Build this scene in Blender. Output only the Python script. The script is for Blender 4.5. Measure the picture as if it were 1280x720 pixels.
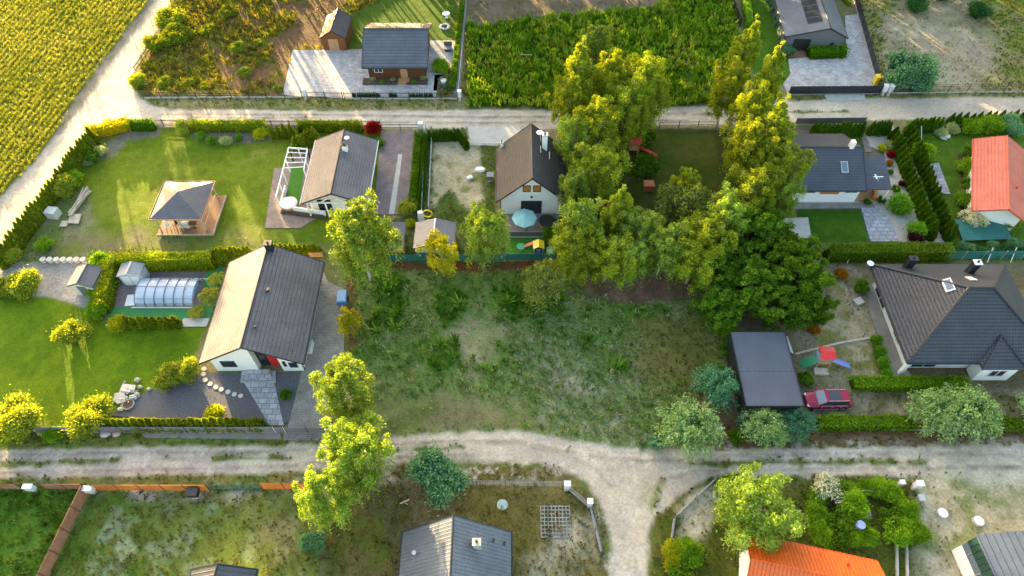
import bpy, math, random
import numpy as np
from math import radians as R, sin, cos, pi, sqrt, atan2
for o in list(bpy.data.objects): bpy.data.objects.remove(o)
S = bpy.context.scene; COL = S.collection
# ------------------------------------------------------------ camera, sky, sun
CH, CP, CF = 62.6, R(54.4), 853.33
cam = bpy.data.cameras.new('camera'); co = bpy.data.objects.new('camera', cam); COL.objects.link(co)
co.location = (0, 0, CH); co.rotation_euler = (R(90) - CP, 0, 0)
cam.sensor_width = 36; cam.lens = 24; cam.clip_end = 3000; S.camera = co
SUN_AZ, SUN_EL = R(28), R(7.5)          # azimuth west of north
W = bpy.data.worlds.new('World'); S.world = W; W.use_nodes = True
nt = W.node_tree; bg = nt.nodes['Background']; sky = nt.nodes.new('ShaderNodeTexSky')
sky.sky_type = 'NISHITA'; sky.sun_disc = False; sky.sun_elevation = SUN_EL; sky.sun_rotation = -SUN_AZ
sky.altitude = 100; sky.air_density = 1.0; sky.dust_density = 4.0; sky.ozone_density = 0.3
nt.links.new(sky.outputs[0], bg.inputs[0]); bg.inputs[1].default_value = 0.15
sl = bpy.data.lights.new('sun', 'SUN'); so = bpy.data.objects.new('sun', sl); COL.objects.link(so)
sl.energy = 5.0; sl.angle = R(0.5); sl.color = (1, .72, .34)
sd = (-sin(SUN_AZ)*cos(SUN_EL), cos(SUN_AZ)*cos(SUN_EL), sin(SUN_EL))
from mathutils import Vector
so.rotation_euler = Vector(sd).to_track_quat('Z', 'Y').to_euler(); so.location = (-40, 90, 60)
S.view_settings.view_transform = 'Standard'; S.view_settings.look = 'None'
S.view_settings.exposure = 2.9; S.view_settings.gamma = 1
S.render.engine = 'CYCLES'

def G(u, v, z=0.0):                   # pixel of the photo -> point at height z
    dx = (u-640)/CF; dy = -(v-360)/CF
    d = (dx, cos(CP)+dy*sin(CP), -sin(CP)+dy*cos(CP)); t = (z-CH)/d[2]
    return (d[0]*t, d[1]*t, z)
rnd = random.Random(7)
def lin(c):                           # sRGB 0-255 -> linear
    return tuple(((x/255)/12.92 if x <= 10 else (((x/255)+.055)/1.055)**2.4) for x in c)
# ------------------------------------------------------------ materials
MATS = {}
def newmat(name):
    m = bpy.data.materials.new(name); m.use_nodes = True; MATS[name] = m
    return m, m.node_tree, m.node_tree.nodes['Principled BSDF']
def N(t, kind, **k):
    n = t.nodes.new(kind)
    for a, b in k.items():
        if a.startswith('i_'):
            key = a[2:]; key = int(key) if key.isdigit() else key.replace('_', ' ')
            n.inputs[key].default_value = b
        else: setattr(n, a, b)
    return n
def L(t, a, b): t.links.new(a, b)
def noisy(t, coord, scale, amt, base, detail=4):
    """base colour varied by noise"""
    nz = N(t, 'ShaderNodeTexNoise', i_Scale=scale, i_Detail=detail, i_Roughness=.6); L(t, coord, nz.inputs['Vector'])
    mr = N(t, 'ShaderNodeMapRange', i_1=.3, i_2=.7, i_3=1-amt, i_4=1+amt); L(t, nz.outputs[0], mr.inputs[0])
    mx = N(t, 'ShaderNodeVectorMath', operation='SCALE'); L(t, base, mx.inputs[0]); L(t, mr.outputs[0], mx.inputs['Scale'])
    return mx.outputs[0]
def simple(name, col, rough=.7, metal=0, nscale=3, namt=.12, bump=0, spec=.5):
    m, t, b = newmat(name)
    tc = N(t, 'ShaderNodeTexCoord'); c = N(t, 'ShaderNodeRGB'); c.outputs[0].default_value = (*col, 1)
    a = noisy(t, tc.outputs['Object'], nscale, namt, c.outputs[0]); a = noisy(t, tc.outputs['Object'], nscale*9, namt*.6, a)
    L(t, a, b.inputs['Base Color']); b.inputs['Roughness'].default_value = rough; b.inputs['Metallic'].default_value = metal
    b.inputs['Specular IOR Level'].default_value = spec
    if bump:
        nz = N(t, 'ShaderNodeTexNoise', i_Scale=nscale*14, i_Detail=3); L(t, tc.outputs['Object'], nz.inputs['Vector'])
        bp = N(t, 'ShaderNodeBump', i_Distance=bump); L(t, nz.outputs[0], bp.inputs['Height']); L(t, bp.outputs[0], b.inputs['Normal'])
    return m
def ribs(name, col, pitch=.45, rough=.42, metal=.3, width=.12, axis=0, dark=.55, depth=.05, spec=.5, course=0, crossdark=.8, namt=.17):
    """sheet roof: raised seams every `pitch` along u, optional tile courses along v"""
    m, t, b = newmat(name)
    tc = N(t, 'ShaderNodeTexCoord'); sp = N(t, 'ShaderNodeSeparateXYZ'); L(t, tc.outputs['UV'], sp.inputs[0])
    def line(o, p, w):
        f = N(t, 'ShaderNodeMath', operation='PINGPONG'); L(t, o, f.inputs[0]); f.inputs[1].default_value = p/2
        mr = N(t, 'ShaderNodeMapRange', interpolation_type='SMOOTHSTEP', i_1=p*w*.35, i_2=p*w, i_3=1, i_4=0); L(t, f.outputs[0], mr.inputs[0]); return mr.outputs[0]
    h = line(sp.outputs[axis], pitch, width)
    c = N(t, 'ShaderNodeRGB'); c.outputs[0].default_value = (*col, 1)
    a = noisy(t, tc.outputs['Object'], .5, namt, c.outputs[0]); a = noisy(t, tc.outputs['Object'], 6, namt, a)
    def darken(a, h, k):
        mr = N(t, 'ShaderNodeMapRange', i_3=1, i_4=k); L(t, h, mr.inputs[0])
        mx = N(t, 'ShaderNodeVectorMath', operation='SCALE'); L(t, a, mx.inputs[0]); L(t, mr.outputs[0], mx.inputs['Scale']); return mx.outputs[0]
    a = darken(a, h, dark)
    H = h
    if course:
        h2 = line(sp.outputs[1-axis], course, .18); a = darken(a, h2, crossdark)
        ad = N(t, 'ShaderNodeMath', operation='SUBTRACT'); L(t, h, ad.inputs[0]); L(t, h2, ad.inputs[1]); H = ad.outputs[0]
    L(t, a, b.inputs['Base Color'])
    bp = N(t, 'ShaderNodeBump', i_Distance=depth, i_Strength=.8); L(t, H, bp.inputs['Height']); L(t, bp.outputs[0], b.inputs['Normal'])
    b.inputs['Roughness'].default_value = rough; b.inputs['Metallic'].default_value = metal; b.inputs['Specular IOR Level'].default_value = spec
    return m
def bricks(name, c1, c2, mortar, bw=.4, bh=.2, ms=.015, rough=.85, rot=0):
    m, t, b = newmat(name)
    tc = N(t, 'ShaderNodeTexCoord'); mp = N(t, 'ShaderNodeMapping'); L(t, tc.outputs['UV'], mp.inputs[0]); mp.inputs['Rotation'].default_value = (0, 0, rot)
    br = N(t, 'ShaderNodeTexBrick', i_Color1=(*c1, 1), i_Color2=(*c2, 1), i_Mortar=(*mortar, 1), i_Scale=1.0)
    br.inputs['Mortar Size'].default_value = ms; br.inputs['Brick Width'].default_value = bw; br.inputs['Row Height'].default_value = bh; br.inputs['Bias'].default_value = 0
    L(t, mp.outputs[0], br.inputs['Vector'])
    a = noisy(t, tc.outputs['Object'], .8, .22, br.outputs[0]); a = noisy(t, tc.outputs['Object'], 9, .2, a)
    L(t, a, b.inputs['Base Color']); b.inputs['Roughness'].default_value = rough
    bp = N(t, 'ShaderNodeBump', i_Distance=.01); L(t, br.outputs[1], bp.inputs['Height']); bp.invert = True; L(t, bp.outputs[0], b.inputs['Normal'])
    return m
def ground_mat(name, fine=1.0, scale=2.0, bump=.08, rough=.95, stripes=0):
    m, t, b = newmat(name)
    at = N(t, 'ShaderNodeAttribute', attribute_name='Col'); tc = N(t, 'ShaderNodeTexCoord')
    a = noisy(t, tc.outputs['Object'], scale*.4, .12*fine, at.outputs[0]); a = noisy(t, tc.outputs['Object'], scale*2.5, .22*fine, a, 6)
    L(t, a, b.inputs['Base Color']); b.inputs['Roughness'].default_value = rough; b.inputs['Specular IOR Level'].default_value = .15
    nz = N(t, 'ShaderNodeTexNoise', i_Scale=scale*2.2, i_Detail=5, i_Roughness=.7); L(t, tc.outputs['Object'], nz.inputs['Vector'])
    bp = N(t, 'ShaderNodeBump', i_Distance=bump, i_Strength=1); L(t, nz.outputs[0], bp.inputs['Height']); L(t, bp.outputs[0], b.inputs['Normal'])
    return m
def leaf_mat(name, trans=.35, var=.16):
    m, t, b = newmat(name); t.nodes.remove(b); out = t.nodes['Material Output']
    at = N(t, 'ShaderNodeAttribute', attribute_name='Col'); oi = N(t, 'ShaderNodeObjectInfo')
    mr = N(t, 'ShaderNodeMapRange', i_3=1-var, i_4=1+var); L(t, oi.outputs['Random'], mr.inputs[0])
    mx = N(t, 'ShaderNodeVectorMath', operation='SCALE'); L(t, at.outputs[0], mx.inputs[0]); L(t, mr.outputs[0], mx.inputs['Scale'])
    d = N(t, 'ShaderNodeBsdfDiffuse'); tr = N(t, 'ShaderNodeBsdfTranslucent'); ms = N(t, 'ShaderNodeMixShader', i_Fac=trans)
    wm = N(t, 'ShaderNodeVectorMath', operation='MULTIPLY'); wm.inputs[1].default_value = (1.5, 1.27, .3); L(t, mx.outputs[0], wm.inputs[0])
    L(t, mx.outputs[0], d.inputs[0]); L(t, wm.outputs[0], tr.inputs[0]); L(t, d.outputs[0], ms.inputs[1]); L(t, tr.outputs[0], ms.inputs[2]); L(t, ms.outputs[0], out.inputs[0])
    return m
def glass(name, col=(.02, .03, .04), rough=.08):
    m, t, b = newmat(name); b.inputs['Base Color'].default_value = (*col, 1); b.inputs['Roughness'].default_value = rough
    b.inputs['Specular IOR Level'].default_value = .9; return m
GR = ground_mat('rough_ground', 1.25, 1.6, .15); RD = ground_mat('dirt_road', .9, 1.6, .12); LW = ground_mat('mown_lawn', 1.25, 2.4, .08)
LEAF = leaf_mat('leaves'); GRASS = leaf_mat('grass_blades', .25, 0)
BARK = simple('birch_bark', (.5, .48, .43), .9, nscale=5, namt=.35); BARKD = simple('brown_bark', (.09, .06, .04), .95, nscale=4, namt=.3)
WHITE = simple('white_render', (.80, .80, .79), .85, nscale=.7, namt=.03, bump=.003)
WPAINT = simple('white_paint', (.78, .78, .77), .5, namt=.04)
PVC = simple('white_frame', (.62, .63, .66), .35, namt=.02)
GLASS = glass('window_glass'); GLASSB = glass('roof_glass', (.10, .14, .2), .15)
CHAR = simple('charcoal_metal', (.028, .031, .038), .45, .3, namt=.1)
GREYM = simple('grey_metal', (.16, .17, .19), .45, .4, namt=.08)
SILV = simple('galvanised_steel', (.5, .51, .52), .4, .7, namt=.1)
WOOD = ribs('brown_wood_cladding', (.13, .048, .018), .2, .7, 0, .16, axis=1, dark=.5, depth=.02, spec=.3, namt=.2)
WOODV = ribs('brown_board_cladding', (.20, .075, .025), .22, .7, 0, .14, axis=0, dark=.5, depth=.02, spec=.3, namt=.2)
FENCEO = ribs('orange_stained_boards', (.52, .17, .035), .14, .65, 0, .14, axis=1, dark=.6, depth=.01, spec=.3, namt=.22)
FENCEP = ribs('weathered_boards', (.30, .16, .10), .14, .8, 0, .14, axis=1, dark=.6, depth=.01, spec=.2, namt=.25)
PALEW = simple('pale_timber', (.42, .36, .28), .8, nscale=3, namt=.25)
DECKW = ribs('deck_boards', (.25, .13, .08), .16, .7, 0, .14, axis=0, dark=.5, depth=.01, spec=.3, namt=.2)
TANW = simple('tan_timber', (.42, .23, .11), .7, nscale=4, namt=.2)
R_CHAR = ribs('charcoal_standing_seam', (.155, .15, .165), .42, .65, .85, .10, axis=1, dark=.62, depth=.06)
R_TRAP = ribs('charcoal_ribbed_sheet', (.10, .105, .12), .36, .45, .8, .2, dark=.72, depth=.05)
R_TILE = ribs('brown_grey_roof_tiles', (.12, .085, .075), .30, .42, .2, .16, dark=.7, depth=.04, course=.38)
R_ANTH = ribs('anthracite_roof_tiles', (.040, .046, .062), .28, .5, .1, .16, dark=.62, depth=.06, course=.36, crossdark=.55)
R_BROWN = ribs('dark_brown_roof_sheet', (.045, .043, .046), .24, .7, 0, .16, dark=.8, depth=.03, course=.36, crossdark=.8)
R_RED = ribs('red_roof_tiles', (.50, .115, .075), .22, .5, .05, .16, dark=.82, depth=.04, course=.36, crossdark=.86)
R_ORANGE = ribs('orange_ribbed_sheet', (.72, .115, .008), .32, .45, .05, .16, dark=.7, depth=.05)
R_GREY = ribs('grey_blue_seamed_sheet', (.10, .115, .145), .62, .38, .3, .09, dark=.4, depth=.06)
R_BLUE = ribs('grey_blue_stepped_sheet', (.062, .072, .10), .20, .38, .3, .1, dark=.85, depth=.03, course=.34, crossdark=.5)
R_CABIN = ribs('slate_grey_metal_tiles', (.10, .118, .15), .20, .45, .6, .1, dark=.88, depth=.03, course=.5, crossdark=.6)
R_FLAT = simple('bitumen_membrane', (.062, .074, .105), .75, nscale=.5, namt=.12, bump=.004)
R_LITE = ribs('pale_grey_sheet', (.15, .157, .175), .25, .45, .2, .12, dark=.85, depth=.03)
R_GAZ = ribs('gazebo_shingles', (.13, .13, .145), .4, .55, .6, .06, dark=.9, depth=.01, course=.25, crossdark=.85)
PAVE = bricks('grey_paving_setts', lin((186, 184, 184)), lin((158, 157, 160)), lin((128, 126, 124)), .5, .3, .03)
PAVE2 = bricks('blue_grey_slabs', lin((166, 167, 174)), lin((138, 140, 148)), lin((112, 113, 115)), .8, .6, .04)
PAVEB = bricks('brown_paving_blocks', lin((136, 122, 122)), lin((118, 106, 107)), lin((90, 80, 80)), .3, .15, .015)
PAVEG = bricks('concrete_setts', lin((140, 138, 132)), lin((126, 124, 120)), lin((105, 103, 98)), .3, .2, .02)
PAVET = bricks('terrace_blocks', lin((150, 132, 124)), lin((134, 118, 112)), lin((100, 90, 85)), .3, .2, .02)
CONC = simple('concrete', lin((172, 170, 165)), .9, nscale=1.2, namt=.12, bump=.01)
CONCD = simple('dark_concrete', lin((128, 126, 122)), .9, nscale=.8, namt=.16, bump=.01)
GRAVEL = simple('dark_gravel', lin((88, 90, 98)), .95, nscale=6, namt=.35, bump=.03)
GRAVL = simple('light_gravel', lin((166, 162, 152)), .95, nscale=5, namt=.2, bump=.03)
STONE = simple('pale_stone', (.55, .52, .47), .85, nscale=3, namt=.15, bump=.02)
STONEG = simple('grey_stone', (.26, .26, .25), .9, nscale=3, namt=.25, bump=.03)
TEAL = simple('teal_sheet', (.018, .13, .12), .6, nscale=1, namt=.15)
TEALD = simple('dark_green_fence_sheet', (.03, .10, .085), .7, nscale=1, namt=.2)
ARTG = simple('artificial_turf', lin((55, 125, 70)), .9, nscale=2, namt=.1)
FAKEG = simple('bright_artificial_grass', lin((60, 115, 20)), .9, nscale=2, namt=.15)
REDP = simple('red_plastic', (.55, .02, .02), .4, namt=.05); BLUEP = simple('lilac_blue_plastic', (.25, .3, .62), .4, namt=.05)
YELP = simple('yellow_plastic', (.75, .55, .02), .4, namt=.05); BLUEC = simple('blue_cart_paint', (.05, .15, .33), .4, namt=.05)
GREENP = simple('green_plastic', (.04, .28, .12), .4, namt=.05); TEALP = simple('pale_teal_cloth', (.25, .50, .50), .8, namt=.06)
BLACKP = simple('black_vinyl', (.012, .012, .013), .4, namt=.1); ORANGEP = simple('orange_brown_blind', (.42, .16, .03), .6, namt=.05)
SOIL = simple('dark_soil', (.07, .05, .035), .98, nscale=4, namt=.3, bump=.03)
CARP = simple('dark_raspberry_paint', (.27, .006, .04), .25, .25, namt=.02, spec=.7); CARR = simple('tyre_rubber', (.02, .02, .02), .8)
POOLG = newmat('clear_polycarbonate')[0]
_t = POOLG.node_tree; _b = _t.nodes['Principled BSDF']; _tr = N(_t, 'ShaderNodeBsdfTransparent'); _ms = N(_t, 'ShaderNodeMixShader', i_Fac=.72)
_b.inputs['Base Color'].default_value = (.55, .62, .74, 1); _b.inputs['Roughness'].default_value = .12
L(_t, _tr.outputs[0], _ms.inputs[1]); L(_t, _b.outputs[0], _ms.inputs[2]); L(_t, _ms.outputs[0], _t.nodes['Material Output'].inputs[0])
# ------------------------------------------------------------ mesh builder
class MB:
    def __init__(s): s.v = []; s.f = []
    def face(s, pts): n = len(s.v); s.v += [tuple(p) for p in pts]; s.f.append(tuple(range(n, n+len(pts)))); return s
    def solid(s, bot, top):
        n = len(bot); o = len(s.v); s.v += [tuple(p) for p in bot] + [tuple(p) for p in top]
        s.f.append(tuple(o+i for i in range(n-1, -1, -1))); s.f.append(tuple(o+n+i for i in range(n)))
        for i in range(n): j = (i+1) % n; s.f.append((o+i, o+j, o+n+j, o+n+i))
        return s
    def box(s, cx, cy, z0, sx, sy, sz, rot=0, taper=1):
        c, q = cos(rot), sin(rot)
        def P(a, b, z): return (cx+a*c-b*q, cy+a*q+b*c, z)
        h, k = sx/2, sy/2
        return s.solid([P(-h, -k, z0), P(h, -k, z0), P(h, k, z0), P(-h, k, z0)],
                       [P(-h*taper, -k*taper, z0+sz), P(h*taper, -k*taper, z0+sz), P(h*taper, k*taper, z0+sz), P(-h*taper, k*taper, z0+sz)])
    def prism(s, poly, z0, z1):
        a = sum(poly[i][0]*poly[(i+1) % len(poly)][1]-poly[(i+1) % len(poly)][0]*poly[i][1] for i in range(len(poly)))
        if a < 0: poly = poly[::-1]
        return s.solid([(p[0], p[1], z0) for p in poly], [(p[0], p[1], z1) for p in poly])
    def slab(s, pts, th):            # planar polygon (counter-clockwise from above), thickness downwards
        return s.solid([(p[0], p[1], p[2]-th) for p in pts], pts)
    def tube(s, p0, p1, r0, r1=None, n=6):
        r1 = r0 if r1 is None else r1; p0 = Vector(p0); p1 = Vector(p1); d = (p1-p0).normalized()
        a = d.orthogonal().normalized(); b = d.cross(a)
        A = [p0+(a*cos(2*pi*i/n)+b*sin(2*pi*i/n))*r0 for i in range(n)]; B = [p1+(a*cos(2*pi*i/n)+b*sin(2*pi*i/n))*r1 for i in range(n)]
        return s.solid(A, B)
    def beam(s, p0, p1, w, h):       # rectangular bar between points
        p0 = Vector(p0); p1 = Vector(p1); d = (p1-p0).normalized(); z = Vector((0, 0, 1))
        a = d.cross(z); a = a.normalized() if a.length > .01 else Vector((1, 0, 0)); b = a.cross(d)
        k = [a*w/2+b*h/2, -a*w/2+b*h/2, -a*w/2-b*h/2, a*w/2-b*h/2]
        return s.solid([p0+q for q in k], [p1+q for q in k])
    def disc(s, cx, cy, z0, r, h, n=16, r2=None, top=1):
        r2 = r2 or r
        return s.solid([(cx+r*cos(2*pi*i/n), cy+r2*sin(2*pi*i/n), z0) for i in range(n)], [(cx+top*r*cos(2*pi*i/n), cy+top*r2*sin(2*pi*i/n), z0+h) for i in range(n)])
    def blob(s, cx, cy, cz, rx, ry, rz, seed=0, n=9, m=6, amp=.18):
        q = random.Random(seed); o = len(s.v)
        for j in range(m+1):
            t = pi*j/m
            for i in range(n):
                k = 1+q.uniform(-amp, amp); s.v.append((cx+rx*k*sin(t)*cos(2*pi*i/n), cy+ry*k*sin(t)*sin(2*pi*i/n), cz+rz*k*cos(t)))
        for j in range(m):
            for i in range(n): i2 = (i+1) % n; s.f.append((o+j*n+i, o+(j+1)*n+i, o+(j+1)*n+i2, o+j*n+i2))
        return s
ORG = {}
def link(name, data, parent=None): o = bpy.data.objects.new(name, data); COL.objects.link(o); o.parent = parent; return o
def meshdata(name, mb, off, mat, smooth=False):
    me = bpy.data.meshes.new(name); me.from_pydata([(a-off[0], b-off[1], c-off[2]) for a, b, c in mb.v], [], mb.f)
    me.validate(); me.update()
    uv = me.uv_layers.new(name='UVMap'); vs = me.vertices; Z = Vector((0, 0, 1)); d = np.zeros(len(me.loops)*2, 'f')
    for p in me.polygons:
        n = p.normal
        if abs(n.z) > .985: a, b = Vector((1, 0, 0)), Vector((0, 1, 0))
        else: a = Z.cross(n).normalized(); b = n.cross(a)
        for li in p.loop_indices:
            q = vs[me.loops[li].vertex_index].co; d[2*li] = q.dot(a); d[2*li+1] = q.dot(b)
        p.use_smooth = smooth
    uv.data.foreach_set('uv', d); me.materials.append(mat); return me
def thing(name, label, cat, loc=(0, 0, 0), rz=0, group=None):
    o = link(name, None); o.location = loc; o.rotation_euler.z = rz; o.empty_display_size = .3
    o['label'] = label; o['category'] = cat
    if group: o['group'] = group
    ORG[o] = tuple(loc) if rz == 0 else None
    return o
def part(par, name, mb, mat, local=None, smooth=False, label=None):
    """mesh under par; coordinates are world unless the root is rotated or local=True"""
    off = ORG[par]; local = (off is None) if local is None else local
    me = meshdata(name, mb, (0, 0, 0) if local else off, mat, smooth)
    o = link(name, me, par); ORG[o] = None if local else off
    if label: o['label'] = label
    return o
def solo(name, label, cat, mb, mat, loc, group=None, smooth=False):
    o = link(name, meshdata(name, mb, loc, mat, smooth)); o.location = loc; o['label'] = label; o['category'] = cat
    if group: o['group'] = group
    return o
def struct(name, mb, mat, loc=(0, 0, 0)):
    o = link(name, meshdata(name, mb, loc, mat)); o.location = loc; o['kind'] = 'structure'; return o
def kids(o): return [c for c in KID.get(o.name, [])]
KID = {}
def dup(root, loc, rz=None, sc=None, label=None, group=None):
    r = root.copy(); COL.objects.link(r); r.location = loc
    if rz is not None: r.rotation_euler.z = rz
    if sc is not None: r.scale = (sc, sc, sc) if not isinstance(sc, tuple) else sc
    if label: r['label'] = label
    if group: r['group'] = group
    for ch in root.children:
        c = ch.copy(); COL.objects.link(c); c.parent = r
        for g in ch.children: d = g.copy(); COL.objects.link(d); d.parent = c
    return r
def npmesh(name, V, F, C, mat):
    me = bpy.data.meshes.new(name); n = len(V); k = F.shape[1]; m = len(F)
    me.vertices.add(n); me.vertices.foreach_set('co', V.astype('f').ravel())
    me.loops.add(m*k); me.polygons.add(m); me.loops.foreach_set('vertex_index', F.astype('i').ravel())
    me.polygons.foreach_set('loop_start', np.arange(0, m*k, k, dtype='i')); me.polygons.foreach_set('loop_total', np.full(m, k, 'i'))
    me.update(calc_edges=True)
    at = me.color_attributes.new('Col', 'FLOAT_COLOR', 'POINT'); cc = np.ones((n, 4), 'f'); cc[:, :3] = C; at.data.foreach_set('color', cc.ravel())
    me.materials.append(mat); return me
# ------------------------------------------------------------ noise
def vnoise(x, y, seed):
    xi = np.floor(x).astype(np.int64); yi = np.floor(y).astype(np.int64); fx = x-xi; fy = y-yi
    fx = fx*fx*(3-2*fx); fy = fy*fy*(3-2*fy)
    def h(a, b):
        n = (a*374761393 + b*668265263 + seed*1442695041) & 0x7fffffff; n = (n ^ (n >> 13))*1274126177 & 0x7fffffff
        return ((n ^ (n >> 16)) & 0xffff)/65535.
    return (h(xi, yi)*(1-fx)+h(xi+1, yi)*fx)*(1-fy)+(h(xi, yi+1)*(1-fx)+h(xi+1, yi+1)*fx)*fy
def fbm(x, y, s, seed=0, o=4):
    r = 0; a = .5; t = 0
    for i in range(o): r = r+a*vnoise(x*s, y*s, seed+i*17); t += a; a *= .55; s *= 2.1
    return r/t
def sstep(a, b, x): t = np.clip((x-a)/(b-a), 0, 1); return t*t*(3-2*t)
def polysd(X, Y, P):                 # signed distance, positive inside
    d = np.full(X.shape, 1e9); ins = np.zeros(X.shape, bool); n = len(P)
    for i in range(n):
        ax, ay = P[i]; bx, by = P[(i+1) % n]; ex, ey = bx-ax, by-ay; q = ex*ex+ey*ey+1e-9
        t = np.clip(((X-ax)*ex+(Y-ay)*ey)/q, 0, 1); d = np.minimum(d, np.hypot(X-ax-t*ex, Y-ay-t*ey))
        c = ((ay > Y) != (by > Y)) & (X < (bx-ax)*(Y-ay)/(by-ay+1e-12)+ax); ins ^= c
    return np.where(ins, d, -d)
# ------------------------------------------------------------ ground
ST = .2; GX = np.arange(-96, 96.01, ST); GY = np.arange(-6, 108.01, ST)
X, Y = np.meshgrid(GX, GY); base = fbm(X, Y, .12, 1); fine = fbm(X, Y, .9, 5)
def mixc(c1, c2, t): return np.array(c1)[None, None, :]*(1-t[..., None])+np.array(c2)[None, None, :]*t[..., None]
colr = mixc(lin((92, 104, 56)), lin((122, 116, 84)), sstep(.35, .65, base)); ids = np.zeros(X.shape, int); tuft = np.zeros(X.shape, int)
def layer(px, c1, c2, kind=None, soft=.5, amp=.6, ns=.35, seed=3, lo=.35, hi=.65, tf=None, alpha=1.0, world=False):
    global colr
    P = [tuple(p) for p in px] if world else [G(*p)[:2] for p in px]
    xs = [p[0] for p in P]; ys = [p[1] for p in P]
    i0, i1 = np.searchsorted(GX, [min(xs)-3, max(xs)+3]); j0, j1 = np.searchsorted(GY, [min(ys)-3, max(ys)+3])
    if i1 <= i0 or j1 <= j0: return
    x = X[j0:j1, i0:i1]; y = Y[j0:j1, i0:i1]
    sdv = polysd(x, y, P)+(fbm(x, y, .8, seed+40)-.5)*2*amp
    a = sstep(-soft, soft, sdv)*alpha; t = sstep(lo, hi, fbm(x, y, ns, seed))
    c = mixc(lin(c1), lin(c2), t); sub = colr[j0:j1, i0:i1]; sub[:] = sub*(1-a[..., None])+c*a[..., None]
    m = sdv > 0
    if kind is not None: ids[j0:j1, i0:i1][m] = kind
    if tf is not None: tuft[j0:j1, i0:i1][m] = tf
def spots(px, c1, c2, cover=.5, ns=.5, seed=9, soft=.12, tf=None, kind=None, amp=.6):
    """irregular patches of another ground inside a polygon"""
    P = [G(*p)[:2] for p in px]; sdv = polysd(X, Y, P)+(fbm(X, Y, .5, seed+3)-.5)*3*amp
    n = fbm(X, Y, ns, seed, 5); a = sstep(1-cover-soft, 1-cover+soft, n*1.0+.0)*sstep(-.8, .8, sdv)
    c = mixc(lin(c1), lin(c2), fbm(X, Y, 1.3, seed+8)); colr[:] = colr*(1-a[..., None])+c*a[..., None]
    if tf is not None: tuft[(a > .5)] = tf
ROAD, LAWN = 1, 2
# far left crop field, north-west plot, plots along the top
FIELD = [(-260, -60), (225, -60), (186, 0), (152, 45), (126, 78), (106, 106), (84, 138), (60, 178), (32, 212), (0, 245), (-200, 440), (-400, 440)]
layer(FIELD, (120, 126, 50), (138, 138, 62), None, .3, .3, .3, 11, tf=1)
for _u in (0, -105, -215):
    for _d in (0, 9): layer([(75+_u+_d, 42), (78+_u+_d, 42), (3+_u+_d, 140), (0+_u+_d, 140)] if _u else [(115+_d, -10), (118+_d, -10), (3+_d, 140), (0+_d, 140)], (92, 92, 44), (110, 104, 56), None, .2, .15, .5, 11, tf=0)
layer([(228, -30), (582, -30), (582, 120), (176, 120), (168, 95), (200, 40)], (118, 118, 48), (134, 118, 68), None, .4, .6, .6, 12, tf=2)
layer([(300, -30), (440, -30), (420, 55), (372, 62), (348, 119), (286, 119), (262, 60), (292, 20)], (118, 88, 62), (98, 78, 54), None, 1.2, 1.5, .3, 13, tf=3)
spots([(240, -10), (380, -10), (350, 119), (200, 119)], (92, 100, 36), (120, 118, 40), .5, .35, 14, tf=2)
layer([(430, 62), (440, 20), (505, -20), (576, -20), (567, 51), (535, 55)], (70, 96, 22), (84, 106, 34), LAWN, .25, .3, .4, 15, tf=0)
layer([(585, -30), (850, -30), (812, 14), (700, 22), (640, 30), (585, 34)], (128, 112, 96), (112, 100, 76), None, .8, 1.2, .4, 16, tf=3)
layer([(583, 34), (640, 28), (700, 20), (810, 12), (905, -30), (920, 30), (922, 100), (892, 130), (740, 136), (585, 134)], (64, 84, 26), (52, 72, 20), None, .6, .8, .4, 17, tf=4)
layer([(860, 60), (905, 70), (900, 125), (850, 125)], (70, 96, 42), (96, 112, 70), None, 1, 1, .4, 18, tf=4)
layer([(926, -30), (976, -30), (985, 60), (1000, 76), (984, 106), (950, 108), (930, 60)], (60, 92, 14), (72, 104, 20), LAWN, .25, .2, .4, 19, tf=0)
layer([(1060, -30), (1330, -30), (1330, 114), (1104, 113)], (112, 122, 52), (132, 128, 84), None, .4, .4, .3, 20, tf=5)
layer([(1100, 30), (1150, -30), (1215, -30), (1246, 60), (1232, 112), (1150, 110), (1110, 60)], (150, 138, 118), (128, 122, 96), None, 2, 2, .35, 21, tf=3)
spots([(1090, 0), (1200, 0), (1250, 112), (1110, 112)], (160, 152, 134), (150, 142, 110), .45, .3, 22)
# plot with the gazebo
layer([(152, 160), (480, 158), (478, 300), (300, 312), (120, 322), (4, 332), (60, 262), (108, 190)], (80, 100, 14), (98, 114, 22), LAWN, .4, .3, .3, 25, tf=0)
layer([(70, 232), (120, 245), (128, 290), (100, 325), (20, 328), (45, 275)], (116, 118, 84), (96, 108, 56), None, 1.2, 1.5, .4, 26, tf=3)
layer([(90, 290), (330, 288), (320, 304), (270, 306), (120, 322), (60, 324)], (112, 108, 78), (96, 106, 48), None, 1.5, 1.2, .4, 27, tf=3)
layer([(128, 182), (160, 162), (200, 160), (198, 170), (160, 176), (140, 195), (112, 205)], (104, 98, 84), (120, 112, 96), None, .4, .5, .5, 28, tf=0)
layer([(238, 160), (345, 160), (345, 174), (280, 180), (240, 172)], (112, 104, 90), (98, 92, 80), None, .4, .5, .5, 29, tf=0)
layer([(340, 288), (405, 287), (402, 304), (330, 304)], (70, 96, 18), (80, 104, 26), LAWN, .3, .3, .4, 30, tf=0)
spots([(-40, 366), (256, 408), (150, 500), (-40, 532)], (112, 122, 34), (98, 112, 24), .36, .28, 130, soft=.2)
spots([(120, 175), (478, 160), (478, 300), (120, 320)], (118, 124, 44), (104, 116, 36), .38, .3, 131, soft=.2)
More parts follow.
